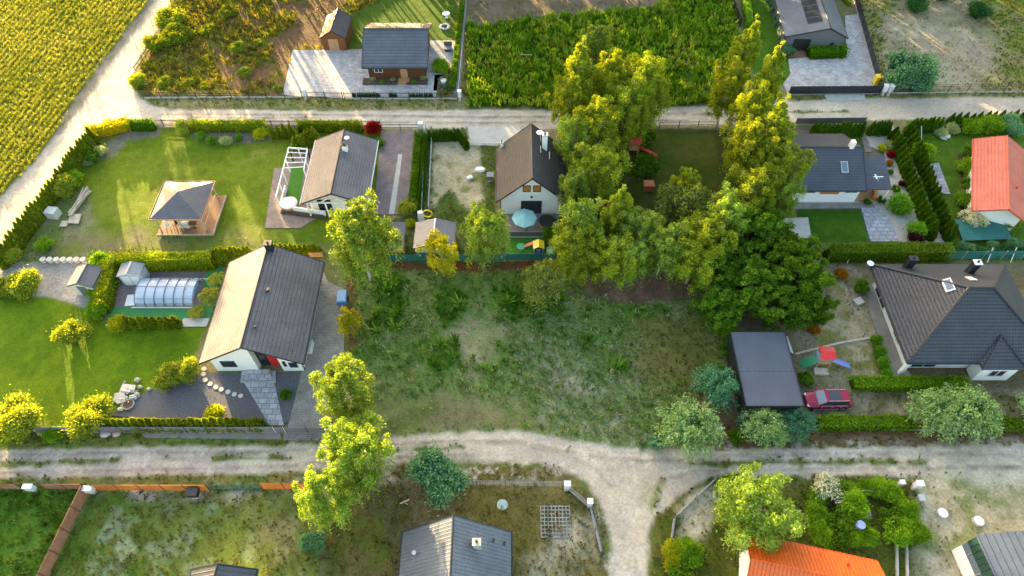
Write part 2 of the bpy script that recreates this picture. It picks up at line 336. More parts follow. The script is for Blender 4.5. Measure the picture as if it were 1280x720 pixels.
# plot with the sand yard and the house behind the birches
layer([(528, 160), (625, 160), (618, 300), (690, 330), (480, 330), (482, 275), (526, 270)], (72, 92, 36), (92, 100, 52), None, .4, .4, .4, 31, tf=5)
layer([(541, 173), (600, 172), (604, 250), (588, 262), (560, 236), (541, 258)], (176, 164, 138), (158, 148, 120), None, .5, .5, .5, 32, tf=0)
spots([(541, 173), (608, 172), (604, 262), (541, 262)], (112, 118, 66), (96, 108, 50), .42, .5, 33)
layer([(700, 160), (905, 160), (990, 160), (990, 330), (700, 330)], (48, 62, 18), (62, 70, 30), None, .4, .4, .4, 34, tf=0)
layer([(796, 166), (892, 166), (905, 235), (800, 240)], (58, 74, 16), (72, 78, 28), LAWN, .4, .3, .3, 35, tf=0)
# plot of the dark blue house and of the red roof
layer([(985, 156), (1110, 156), (1190, 305), (985, 305)], (88, 88, 70), (104, 100, 84), None, .3, .3, .5, 36, tf=0)
layer([(998, 166), (1079, 166), (1081, 184), (998, 184)], (72, 96, 24), (62, 86, 18), LAWN, .2, .2, .4, 37)
layer([(996, 261), (1075, 261), (1087, 303), (1002, 303)], (50, 84, 12), (58, 92, 16), LAWN, .15, .1, .5, 38)
layer([(1132, 150), (1330, 150), (1330, 332), (1186, 332), (1186, 296)], (64, 92, 16), (78, 104, 26), LAWN, .3, .2, .4, 39)
layer([(1198, 195), (1222, 190), (1220, 280), (1204, 285)], (60, 50, 38), (80, 68, 50), None, .3, .4, .6, 40)
# south-west plot lawn, gravel pad
layer([(-40, 328), (122, 328), (140, 372), (118, 388), (70, 374), (-40, 366)], (162, 156, 152), (144, 140, 136), None, .3, .4, .6, 41, tf=0)
layer([(-40, 366), (60, 371), (118, 388), (132, 402), (256, 408), (236, 462), (196, 484), (150, 500), (128, 532), (-40, 532)], (76, 102, 8), (94, 116, 14), LAWN, .25, .25, .25, 42, tf=0)
layer([(-40, 532), (400, 540), (400, 556), (-40, 562)], (86, 108, 34), (104, 114, 48), None, .4, .5, .5, 43, tf=5)
# the central meadow
MEAD = [(432, 330), (695, 326), (905, 330), (912, 548), (800, 562), (720, 552), (640, 540), (470, 546), (430, 470)]
layer(MEAD, (88, 118, 44), (114, 130, 74), None, .5, .6, .22, 44, tf=6)
spots([(450, 340), (700, 340), (720, 430), (600, 470), (470, 460)], (74, 106, 34), (88, 120, 42), .5, .3, 45, tf=7)
spots([(720, 380), (860, 390), (850, 480), (730, 470)], (76, 108, 32), (98, 112, 42), .48, .35, 46, tf=7)
layer([(560, 410), (590, 395), (625, 412), (628, 450), (590, 465)], (150, 140, 116), (118, 124, 84), None, 1.4, 1.8, .5, 47, tf=3)
layer([(640, 415), (700, 395), (740, 445), (790, 480), (790, 556), (700, 545), (650, 490)], (126, 132, 104), (104, 118, 76), None, 3, 2.5, .45, 48, tf=6, alpha=.7)
spots([(640, 420), (800, 430), (810, 556), (650, 540)], (146, 146, 124), (152, 148, 126), .36, 1.0, 49)
layer([(800, 400), (895, 390), (905, 470), (830, 500), (790, 450)], (88, 94, 40), (104, 100, 52), None, 2.5, 2.5, .4, 50, tf=5)
layer([(722, 346), (880, 340), (886, 372), (800, 378), (735, 374)], (116, 92, 80), (98, 80, 62), None, .9, 1.2, .5, 51, tf=0)
layer([(484, 325), (700, 326), (700, 336), (600, 341), (484, 337)], (118, 72, 40), (92, 74, 48), None, .4, .6, .6, 52, tf=0)
layer([(432, 350), (446, 340), (448, 430), (432, 440)], (112, 76, 50), (84, 82, 44), None, .5, .6, .6, 52, tf=3)
layer([(880, 480), (925, 490), (960, 545), (880, 560), (850, 520)], (108, 88, 66), (88, 80, 52), None, .9, 1, .5, 53, tf=3)
layer([(470, 500), (560, 490), (660, 520), (640, 538), (480, 544)], (112, 108, 78), (92, 104, 56), None, 1.5, 1.6, .5, 54, tf=3)
# right plot
layer([(905, 326), (1330, 326), (1330, 530), (905, 530)], (96, 88, 66), (112, 104, 78), None, .4, .4, .5, 55, tf=0)
layer([(1040, 328), (1085, 340), (1112, 470), (1060, 480), (1002, 475), (1000, 420), (1045, 390)], (162, 150, 126), (138, 130, 104), None, .9, 1, .6, 56, tf=3)
spots([(1000, 340), (1090, 340), (1110, 476), (1000, 476)], (104, 108, 54), (126, 122, 72), .45, .6, 57, tf=3)
layer([(1000, 478), (1330, 488), (1330, 520), (1000, 520)], (138, 128, 108), (120, 114, 92), None, .5, .5, .5, 58, tf=3)
spots([(1060, 495), (1330, 495), (1330, 512), (1060, 508)], (98, 100, 58), (112, 106, 70), .5, .7, 59, tf=5)
layer([(905, 530), (1330, 532), (1330, 560), (905, 562)], (96, 86, 56), (112, 84, 62), None, .5, .6, .4, 60, tf=5)
# bottom plots
layer([(-60, 606), (112, 606), (20, 780), (-60, 780)], (74, 108, 26), (86, 118, 40), None, .3, .4, .5, 61, tf=8)
layer([(112, 606), (395, 606), (404, 760), (30, 760)], (84, 106, 36), (98, 112, 50), None, .3, .4, .3, 62, tf=5)
spots([(120, 612), (400, 612), (400, 740), (60, 740)], (136, 146, 118), (112, 126, 88), .42, .55, 63)
layer([(150, 612), (330, 612), (332, 620), (260, 630), (160, 622)], (160, 152, 138), (120, 122, 84), None, .5, .7, .9, 64)
layer([(300, 630), (400, 620), (405, 740), (320, 690)], (124, 122, 82), (100, 110, 50), None, 1.5, 1.5, .5, 65, tf=5)
layer([(404, 590), (480, 582), (700, 584), (752, 640), (766, 760), (404, 760)], (92, 88, 46), (108, 100, 62), None, .5, .7, .4, 66, tf=5)
layer([(440, 600), (560, 600), (560, 690), (470, 680)], (100, 94, 72), (84, 84, 50), None, 1.5, 1.5, .5, 67, tf=5)
spots([(420, 620), (520, 640), (500, 720), (410, 720)], (82, 94, 36), (100, 100, 40), .5, .5, 68, tf=5)
layer([(690, 668), (722, 640), (745, 660), (740, 700), (700, 720)], (158, 150, 128), (128, 124, 96), None, 1.2, 1.4, .5, 69)
layer([(656, 700), (700, 680), (706, 760), (656, 760)], (146, 144, 124), (120, 120, 90), None, 1, 1, .5, 70)
layer([(818, 640), (880, 600), (1160, 594), (1160, 760), (812, 760)], (74, 84, 26), (92, 96, 42), None, .5, .5, .4, 71, tf=5)
layer([(848, 640), (870, 612), (893, 604), (898, 640), (880, 672), (852, 680)], (188, 180, 158), (168, 160, 138), None, .6, .8, .5, 72, tf=3)
layer([(1148, 592), (1330, 590), (1330, 760), (1144, 760)], (178, 170, 146), (160, 152, 124), None, .8, 1, .4, 73, tf=3)
spots([(1148, 596), (1290, 600), (1240, 660), (1180, 720), (1140, 720)], (116, 126, 78), (132, 134, 92), .47, .6, 74, tf=3)
# roads
RC1, RC2 = (184, 174, 158), (168, 158, 146)
def road(px, seed, c1=RC1, c2=RC2, soft=.3, amp=.35): layer(px, c1, c2, ROAD, soft, amp, .25, seed, tf=0)
road([(222, -60), (186, 0), (152, 45), (126, 78), (106, 106), (84, 138), (60, 178), (32, 212), (0, 245), (-90, 335), (-60, 370), (0, 322), (22, 300), (42, 272), (64, 238), (84, 212), (104, 178), (126, 160), (160, 150), (178, 158), (330, 158), (480, 160), (585, 160), (588, 180), (650, 180), (655, 162), (700, 160), (825, 156), (890, 156), (985, 153), (1110, 149), (1330, 142), (1330, 119), (1200, 121), (1100, 121), (1000, 124), (890, 132), (740, 137), (600, 137), (420, 138), (330, 137), (215, 136), (186, 130), (172, 118), (163, 100), (170, 78), (188, 48), (204, 24), (216, 0), (260, -60)], 80, (192, 180, 162), (174, 163, 148))
layer([(186, 0), (152, 45), (126, 78), (106, 106), (84, 138), (66, 168), (74, 170), (96, 138), (118, 110), (134, 84), (160, 50), (194, 0)], (150, 136, 118), (132, 124, 96), ROAD, .4, .5, .4, 81)
road([(-60, 560), (0, 561), (160, 556), (330, 555), (480, 545), (560, 540), (640, 538), (690, 544), (720, 552), (800, 562), (900, 562), (1000, 560), (1150, 559), (1330, 556), (1330, 594), (1150, 593), (1000, 594), (900, 594), (870, 606), (840, 628), (815, 645), (810, 670), (812, 1050), (766, 1050), (764, 680), (757, 640), (736, 604), (694, 581), (640, 577), (560, 576), (480, 579), (330, 592), (160, 596), (-60, 600)], 82)
layer([(1155, 556), (1330, 555), (1330, 605), (1180, 600)], (194, 184, 160), (176, 168, 146), ROAD, 1, 1, .4, 83)
def wheel(pts, wpx, seed, c1=(116, 107, 96), c2=(146, 135, 122), al=.85):
    up = [(x, y-wpx) for x, y in pts]; dn = [(x, y+wpx) for x, y in reversed(pts)]
    layer(up+dn, c1, c2, None, .3, .35, 1.3, seed, alpha=al, lo=.3, hi=.6); q = wpx*1.9; layer([(x, y-q-wpx*.6) for x, y in pts]+[(x, y-wpx*1.15) for x, y in reversed(pts)], (206, 196, 180), (186, 176, 160), None, .2, .25, .9, seed+50, alpha=.6)
wheel([(480, 556), (560, 551), (640, 552), (700, 566), (745, 585), (770, 615), (785, 660), (786, 720)], 2, 84)
wheel([(900, 574), (800, 575), (740, 570), (690, 560), (640, 548)], 2, 85)
wheel([(870, 588), (830, 598), (800, 622), (792, 660), (795, 720)], 1.8, 86)
wheel([(0, 569), (120, 566), (330, 564), (480, 556)], 2, 95); wheel([(0, 590), (120, 588), (330, 583), (480, 571), (600, 568)], 2, 96); wheel([(880, 569), (1000, 567), (1200, 566), (1300, 570)], 1.8, 97); wheel([(880, 588), (1000, 586), (1200, 584), (1300, 583)], 1.8, 98)
wheel([(200, 142), (420, 143), (600, 146), (700, 145), (860, 141)], 1.2, 87); wheel([(200, 151), (420, 152), (600, 153), (860, 150)], 1.2, 88)
spots([(-60, 555), (1330, 550), (1330, 600), (810, 600), (810, 760), (760, 760), (740, 600), (-60, 600)], (158, 152, 144), (172, 164, 154), .36, .9, 99, tf=None, amp=.1)
spots([(-60, 555), (1330, 550), (1330, 600), (810, 600), (810, 760), (760, 760), (740, 600), (-60, 600)], (196, 188, 172), (188, 180, 164), .30, 1.4, 100, amp=.1)
for pts, w in (([(0, 580), (60, 578), (150, 575)], 3.2), ([(200, 574), (235, 573)], 1.5), ([(268, 573), (330, 572)], 2), ([(330, 572), (365, 572)], 2), ([(480, 563), (560, 559), (585, 557)], 1.8), ([(862, 580), (950, 578), (1080, 577), (1160, 578)], 2.4), ([(862, 143), (920, 141), (1060, 139)], .8), ([(700, 561), (720, 562)], 1), ([(235, 146), (300, 147), (400, 147)], .7)):
    up = [(x, y-w) for x, y in pts]; dn = [(x, y+w) for x, y in reversed(pts)]
    layer(up+dn, (86, 104, 44), (110, 116, 70), None, .25, .5, .9, 89, tf=5)
layer([(805, 600), (815, 595), (812, 625), (800, 640), (798, 620)], (132, 136, 96), (160, 152, 128), None, .7, .9, .9, 90, tf=3, alpha=.6)
layer([(815, 640), (830, 600), (826, 596), (812, 630)], (92, 112, 56), (120, 126, 84), None, .4, .5, .9, 91, tf=5)
# verges
for P in ([(176, 121), (560, 123), (560, 136), (330, 135), (215, 134), (186, 128)], [(984, 119), (1030, 119), (1028, 125), (984, 126)], [(1078, 118), (1330, 115), (1330, 121), (1080, 122)]):
    layer(P, (112, 118, 62), (138, 130, 90), None, .3, .4, .6, 92, tf=5)
layer([(0, 548), (400, 549), (400, 556), (0, 560)], (94, 112, 44), (112, 118, 60), None, .3, .5, .6, 93, tf=5)
layer([(-40, 598), (370, 593), (370, 600), (-40, 604)], (94, 108, 48), (120, 116, 66), None, .3, .4, .6, 94, tf=5)
def ground_piece(name, k, mat):
    cell = ids[:-1, :-1] == k; jj, ii = np.nonzero(cell); nx = len(GX)
    F = np.stack([jj*nx+ii, jj*nx+ii+1, (jj+1)*nx+ii+1, (jj+1)*nx+ii], 1); used, inv = np.unique(F.ravel(), return_inverse=True)
    hz = (fbm(X, Y, .5, 77)-.5)*.10; hz[0, :] = hz[-1, :] = 0; hz[:, 0] = hz[:, -1] = 0
    hz = hz-.06; hz[0, :] = hz[-1, :] = -.0; hz[:, 0] = hz[:, -1] = 0
    V = np.stack([X.ravel(), Y.ravel(), hz.ravel()], 1)[used]; C = colr.reshape(-1, 3)[used]
    o = link(name, npmesh(name, V, inv.reshape(-1, 4), C, mat)); o['kind'] = 'structure'
# crop rows coloured into the field (drill lines follow the track edge)
fd = np.array(G(186, 0)[:2])-np.array(G(0, 245)[:2]); fd /= np.linalg.norm(fd); perp = X*fd[1]-Y*fd[0]
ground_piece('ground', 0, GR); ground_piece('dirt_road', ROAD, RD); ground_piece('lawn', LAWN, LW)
fr = MB(); a0, a1, b0, b1 = -96, float(GX[-1]), -6, float(GY[-1]); B = 1500
for q in ([(-B, -B), (B, -B), (B, b0), (-B, b0)], [(-B, b1), (B, b1), (B, B), (-B, B)], [(-B, b0), (a0, b0), (a0, b1), (-B, b1)], [(a1, b0), (B, b0), (B, b1), (a1, b1)]): fr.face([(x, y, -.001) for x, y in q])
FAR = simple('distant_meadow', lin((96, 106, 58)), .95, nscale=.05, namt=.3)
o = struct('ground', fr, FAR)
# ------------------------------------------------------------ grass, weeds and crops (uncountable)
RS = np.random.RandomState(5)
def tufts(name, label, code, dens, nb, h, w, cols, lean=.6, rows=None, patch=None, thr=0):
    m = (tuft == code) if isinstance(code, int) else np.isin(tuft, code); jj, ii = np.nonzero(m)
    n = int(len(jj)*ST*ST*dens); k = RS.randint(0, len(jj), n); x = GX[ii[k]]+RS.rand(n)*ST; y = GY[jj[k]]+RS.rand(n)*ST
    # only what the photograph can see
    ok = (y > 9) & (y < 107) & (np.abs(x) < (58+(y-14)*.47))
    x, y = x[ok], y[ok]
    if rows:
        p = x*fd[1]-y*fd[0]; s = x*fd[0]+y*fd[1]; p = np.round(p/rows)*rows+RS.normal(0, .12, len(p)); x = p*fd[1]+s*fd[0]; y = -p*fd[0]+s*fd[1]
    if patch:
        q = fbm(x, y, patch, 31); keep = RS.rand(len(x)) < sstep(thr, thr+.3, q); x, y = x[keep], y[keep]
    n = len(x); hh = h*(.5+RS.rand(n)*.9)*((0.6+.8*fbm(x, y, .5, 3)) if not rows else 1)
    az = RS.rand(n, nb)*2*pi; ln = lean*(.4+RS.rand(n, nb)); r = .25*w
    bx = x[:, None]+np.cos(az)*r; by = y[:, None]+np.sin(az)*r; H = hh[:, None]*(.7+.5*RS.rand(n, nb))
    tx = bx+np.cos(az)*ln*H; ty = by+np.sin(az)*ln*H; wx = -np.sin(az)*w*.5; wy = np.cos(az)*w*.5; z0 = np.full_like(bx, -.08)
    mx, my = (bx+tx)/2, (by+ty)/2
    V = np.stack([np.stack([bx, by, z0], -1), np.stack([mx+wx, my+wy, H*.6], -1), np.stack([tx, ty, H], -1), np.stack([mx-wx, my-wy, H*.6], -1)], 2).reshape(-1, 3)
    F = np.arange(len(V)).reshape(-1, 4); cs = np.array([lin(c) for c in cols]); wgt = np.clip(fbm(x, y, .6 if not rows else .1, 23)*1.6-.3+RS.normal(0, .25, n), 0, .999)*len(cs)
    c = cs[wgt.astype(int)]*(.75+.5*RS.rand(n, 1)); C = np.repeat(c, nb*4, 0)
    o = link(name, npmesh(name, V, F, C, GRASS)); o['kind'] = 'stuff'; o['label'] = label; o['category'] = 'plants'
    return o
# ------------------------------------------------------------ foliage generators
def leafmesh(name, c, a, b, col, mat=None):
    V = np.stack([c-a, c+b, c+a, c-b], 1).reshape(-1, 3); F = np.arange(len(V)).reshape(-1, 4)
    return npmesh(name, V, F, np.repeat(col, 4, 0), mat or LEAF)
def rdir(n, rs): v = rs.normal(0, 1, (n, 3)); return v/np.linalg.norm(v, axis=1, keepdims=True)
def make_tree(name, label, cat, h, r, cols, seed, n=9000, droop=.6, base=.18, leaf=.16, shape=.8, trunk_r=.16, bark=None, limbs=34, up=.45, clump=.75, group=None):
    rs = np.random.RandomState(seed); root = thing(name, label, cat, (0, 0, 0), group=group); tb = MB()
    seg = [(0, 0, -.1)]; x = y = 0
    for i in range(1, 7): x += rs.normal(0, .12); y += rs.normal(0, .12); seg.append((x, y, h*.93*i/6))
    for i in range(6): tb.tube(seg[i], seg[i+1], trunk_r*(1-i/6.3), trunk_r*(1-(i+1)/6.3), 7)
    def tp(t): t = min(t, .999)*6; i = int(t); f = t-i; return np.array(seg[i])*(1-f)+np.array(seg[i+1])*f
    cl = []
    for k in range(limbs):
        t = base+(1-base)*((k+.5)/limbs)**.9; az = k*2.399+rs.normal(0, .3); q = (t-base)/(1-base)
        prof = (sin(pi*min(1, q**shape*.93+.12)))**.75; ln = r*max(.12, prof)*(.7+.45*rs.rand())
        p0 = tp(t*.9); d = np.array([cos(az), sin(az), up+q*.8]); d /= np.linalg.norm(d[:2]); p1 = p0+d*ln*np.array([1, 1, 1]); p1[2] = min(p1[2], h)
        mid = (p0+p1)/2+np.array([0, 0, .12*ln]); rr = trunk_r*.38*(1-.6*q)
        tb.tube(p0, mid, rr, rr*.6, 4); tb.tube(mid, p1, rr*.6, rr*.2, 4)
        m = max(2, int(ln/.55))
        for j in range(m):
            f = .35+.65*(j+.5)/m; c = p0*(1-f)+p1*f+np.array([0, 0, .12*ln*sin(pi*f)])+rs.normal(0, .22, 3); cl.append((c, clump*(.6+.6*rs.rand())*(.75+.3*(1-q))))
            if rs.rand() < .7: e = c+np.array([-sin(az), cos(az), .1])*rs.normal(0, ln*.28); cl.append((e, clump*(.5+.5*rs.rand())))
    cl.append((np.array(tp(.99))+[0, 0, .1], clump*.6))
    wts = np.array([c[1]**2 for c in cl]); idx = rs.choice(len(cl), n, p=wts/wts.sum()); cc = np.array([c[0] for c in cl])[idx]; cr = np.array([c[1] for c in cl])[idx]
    off = rdir(n, rs)*(rs.rand(n, 1)**.4)*cr[:, None]; off[:, 2] *= .7
    if droop > 0: s = rs.exponential(droop, n)*(rs.rand(n) < .55)*cr/clump; off[:, 2] -= s; off[:, :2] += (cc[:, :2]/(np.linalg.norm(cc[:, :2], axis=1, keepdims=True)+.3))*(.25*np.minimum(s, 1))[:, None]
    c = cc+off; c[:, 2] = np.maximum(c[:, 2], .15); a = rdir(n, rs); a[:, 2] = a[:, 2]*.7-droop*.7; a /= np.linalg.norm(a, axis=1, keepdims=True)
    b = np.cross(a, rdir(n, rs)); b /= np.linalg.norm(b, axis=1, keepdims=True)+1e-6; s = leaf*(.6+.8*rs.rand(n, 1))
    cs = np.array([lin(k) for k in cols]); tone = rs.rand(len(cl))[idx]*.7+rs.rand(n)*.3; tone = tone*(len(cs)-1); i0 = np.minimum(tone.astype(int), len(cs)-2); f = (tone-i0)[:, None]
    col = (cs[i0]*(1-f)+cs[i0+1]*f)*(.62+.76*rs.rand(n, 1))
    part(root, 'trunk', tb, bark or BARK, smooth=True)
    o = link('crown', leafmesh('crown', c, a*s, b*s*.55, col), root); ORG[o] = (0, 0, 0)
    return root
def make_bush(name, h, r, cols, seed, n=2200, leaf=.1, kind='round', mat=None):
    """returns mesh data of a shrub standing at the origin"""
    rs = np.random.RandomState(seed); cs = np.array([lin(k) for k in cols])
    if kind == 'arch':
        c = []; A = []
        for k in range(150):
            az = rs.rand()*2*pi; ln = r*(.3+.7*rs.rand()); hh = h*(.7+.35*rs.rand())*(1.2-.5*(ln/r)**2); m = n//150; t = rs.rand(m)**.8
            x = cos(az)*ln*t; y = sin(az)*ln*t; z = .1+hh*(1.9*t-1.25*t*t)/.72*.95; z = np.maximum(z, .1)
            c.append(np.stack([x, y, z], 1)+rs.normal(0, .11, (m, 3))); A.append(np.tile([cos(az), sin(az), 0], (m, 1))+np.stack([0*t, 0*t, 1.3-2.2*t], 1)+rs.normal(0, .5, (m, 3)))
        c = np.concatenate(c); a = np.concatenate(A); n = len(c)
    elif kind == 'cone':           # upright thuja
        t = rs.rand(n)**.8; th = rs.rand(n)*2*pi; pr = r*np.where(t < .25, .82+.72*t, (1-((t-.25)/.75)**1.25)*.95+.05)*(1+.10*np.sin(th*5+t*9)); q = 1-.25*rs.rand(n)**2
        c = np.stack([np.cos(th)*pr*q, np.sin(th)*pr*q, t*h], 1); a = np.stack([np.cos(th)*.35, np.sin(th)*.35, np.ones(n)], 1)+rs.normal(0, .35, (n, 3))
    else:
        nl = 13 if kind == 'lobed' else 5; L0 = []
        for k in range(nl): az = rs.rand()*2*pi; q = r*(.78 if kind == 'lobed' else .3)*sqrt(rs.rand()); L0.append((cos(az)*q, sin(az)*q, h*(.22+.45*rs.rand()), r*(.24+.28*rs.rand()) if kind == 'lobed' else r*.75, h*(.25+.22*rs.rand())))
        L0 = np.array(L0); i = rs.randint(0, nl, n); d = rdir(n, rs); d[:, 2] = np.abs(d[:, 2])*1.0-.25*(rs.rand(n) < .4); q = (1-.35*rs.rand(n)**2)[:, None]
        c = L0[i, :3]+d*q*np.stack([L0[i, 3], L0[i, 3], L0[i, 4]], 1); c += rs.normal(0, .06*r, (n, 3))*(1+2.2*(rs.rand(n, 1) < .12)); c[:, 2] = np.clip(c[:, 2], .05, None); a = d+rs.normal(0, .6, (n, 3))
    a /= np.linalg.norm(a, axis=1, keepdims=True); b = np.cross(a, rdir(n, rs)); b /= np.linalg.norm(b, axis=1, keepdims=True)+1e-6
    s = leaf*(.6+.8*rs.rand(n, 1)); g = fbm(c[:, 0]*1.0+c[:, 2], c[:, 1], 1.6/max(r, .5), seed)[:, None]*.6+rs.rand(n, 1)*.5
    g = np.clip(g, 0, .999)*(len(cs)-1); i0 = g.astype(int)[:, 0]; f = g-i0[:, None]; col = (cs[i0]*(1-f)+cs[np.minimum(i0+1, len(cs)-1)]*f)*(.8+.4*rs.rand(n, 1))
    V = np.stack([c-a*s, c+b*s*.55, c+a*s, c-b*s*.55], 1).reshape(-1, 3); F = np.arange(len(V)).reshape(-1, 4); CC = np.repeat(col, 4, 0)
    # solid inner mass so the shrub is not see-through
    if kind != 'arch':
        mb = MB()
        if kind == 'cone': mb.tube((0, 0, 0), (0, 0, h*.3), r*.7, r*.8, 8); mb.tube((0, 0, h*.3), (0, 0, h*.92), r*.8, r*.08, 8)
        else:
            for k in L0: mb.blob(k[0], k[1], k[2], k[3]*.72, k[3]*.72, k[4]*.75, int(seed), 8, 5)
        v2 = np.array(mb.v); F2 = []
        for f_ in mb.f:
            if len(f_) == 4: F2.append(f_)
            else:
                for k in range(1, len(f_)-2, 2): F2.append((f_[0], f_[k], f_[k+1], f_[k+2]))
        F = np.concatenate([F, np.array(F2)+len(V)]); V = np.concatenate([V, v2]); CC = np.concatenate([CC, np.tile(cs[0], (len(v2), 1))])
    return npmesh(name, V, F, CC, mat or LEAF)
def put(me, name, label, cat, loc, sc=1, rz=None, group=None):
    o = link(name, me); o.location = loc; o.scale = (sc, sc, sc) if not isinstance(sc, tuple) else sc
    o.rotation_euler.z = rnd.uniform(0, 6.28) if rz is None else rz; o['label'] = label; o['category'] = cat
    if group: o['group'] = group
    return o
def make_hedge(label, pts, w, h, cols, n_per=260, leaf=.1, seed=1, wob=.12, name='hedge', z=0, group=None, gap=0):
    """leafy shell round a solid core that follows a polyline of ground points"""
    rs = np.random.RandomState(seed); P = [np.array(p[:2]) for p in pts]; o0 = P[0]; V = []; cs = np.array([lin(k) for k in cols]); mb = MB(); allc = []; alla = []
    for A, Bq in zip(P[:-1], P[1:]):
        d = Bq-A; ln = np.linalg.norm(d); d = d/ln; nn = np.array([-d[1], d[0]]); n = int(ln*n_per*(h+.5*w)/1.6)
        s = rs.rand(n)*ln; per = 2*h+w; q = rs.rand(n)*per; side = np.where(q < h, -1, np.where(q > h+w, 1, 0)); zz = np.where(q < h, q, np.where(q > h+w, per-q, h)); off = np.where(side == 0, (q-h)-w/2, side*w/2)
        rnd_ = 1-.22*np.clip((zz/h-.7)/.3, 0, 1)*(side != 0); wb = (fbm(s+A[0], s*0+q*.5+A[1], 1.1, seed)-.5)*2*wob
        off = off*rnd_*(1+wb*1.4/w*1.0); zz = zz*(1+wb*.6)+np.where(side == 0, wb*1.2, 0)
        xy = A+d*s[:, None]+nn*off[:, None]; c = np.column_stack([xy, zz]); a = np.column_stack([nn[0]*side, nn[1]*side, .6+0*side])+rs.normal(0, .6, (n, 3))
        allc.append(c); alla.append(a); m = (A+Bq)/2; mb.box(m[0], m[1], 0, ln-.12, w*.78, h*.9, atan2(d[1], d[0]), .9)
    c = np.concatenate(allc)+rs.normal(0, .03, (sum(len(k) for k in allc), 3)); a = np.concatenate(alla); n = len(c); a /= np.linalg.norm(a, axis=1, keepdims=True); b = np.cross(a, rdir(n, rs)); b /= np.linalg.norm(b, axis=1, keepdims=True)+1e-6
    s = leaf*(.6+.8*rs.rand(n, 1)); g = np.clip(fbm(c[:, 0], c[:, 1]+c[:, 2], .9, seed)[:, None]*.8+rs.rand(n, 1)*.3, 0, .999)*(len(cs)-1); i0 = g.astype(int)[:, 0]; f = g-i0[:, None]
    col = (cs[i0]*(1-f)+cs[np.minimum(i0+1, len(cs)-1)]*f)*(.8+.4*rs.rand(n, 1)); V = np.stack([c-a*s, c+b*s*.6, c+a*s, c-b*s*.6], 1).reshape(-1, 3); F = np.arange(len(V)).reshape(-1, 4); CC = np.repeat(col, 4, 0)
    v2 = np.array(mb.v); F = np.concatenate([F, np.array(mb.f)+len(V)]); V = np.concatenate([V, v2]); CC = np.concatenate([CC, np.tile(cs[0], (len(v2), 1))]); V[:, :2] -= o0
    o = link(name, npmesh(name, V, F, CC, LEAF)); o.location = (o0[0], o0[1], z); o['label'] = label; o['category'] = 'hedge'
    if group: o['group'] = group
    return o
# ------------------------------------------------------------ buildings
def window(root, side, u, z, w, h, plane, fm=None, pm=None, name='window', bar=True, label=None, d=.06):
    """framed window standing proud of a wall; side = N S E W of the house's own frame"""
    fm = fm or PVC; pm = pm or GLASS; s = 1 if side in 'NE' else -1
    def bx(mb, a, b, c, e, dep):     # a..b along wall, c..e in z
        q = plane+s*dep/2
        if side in 'NS': mb.box((a+b)/2, q, c, b-a, dep, e-c)
        else: mb.box(q, (a+b)/2, c, dep, b-a, e-c)
    m = MB(); t = .08
    bx(m, u-w/2, u+w/2, z, z+t, d); bx(m, u-w/2, u+w/2, z+h-t, z+h, d); bx(m, u-w/2, u-w/2+t, z+t, z+h-t, d); bx(m, u+w/2-t, u+w/2, z+t, z+h-t, d)
    if bar and w > .9: bx(m, u-t/2, u+t/2, z+t, z+h-t, d)
    f = part(root, name, m, fm, True, label=label); g = MB(); bx(g, u-w/2+t, u+w/2-t, z+t, z+h-t, d*.4); part(f, 'pane', g, pm, True)
    return f
def slope_rect(x0, x1, y0, y1, zf, lift, th):
    p = [(x0, y0, zf(x0)+lift), (x1, y0, zf(x1)+lift), (x1, y1, zf(x1)+lift), (x0, y1, zf(x0)+lift)]
    return MB().slab(p, th)
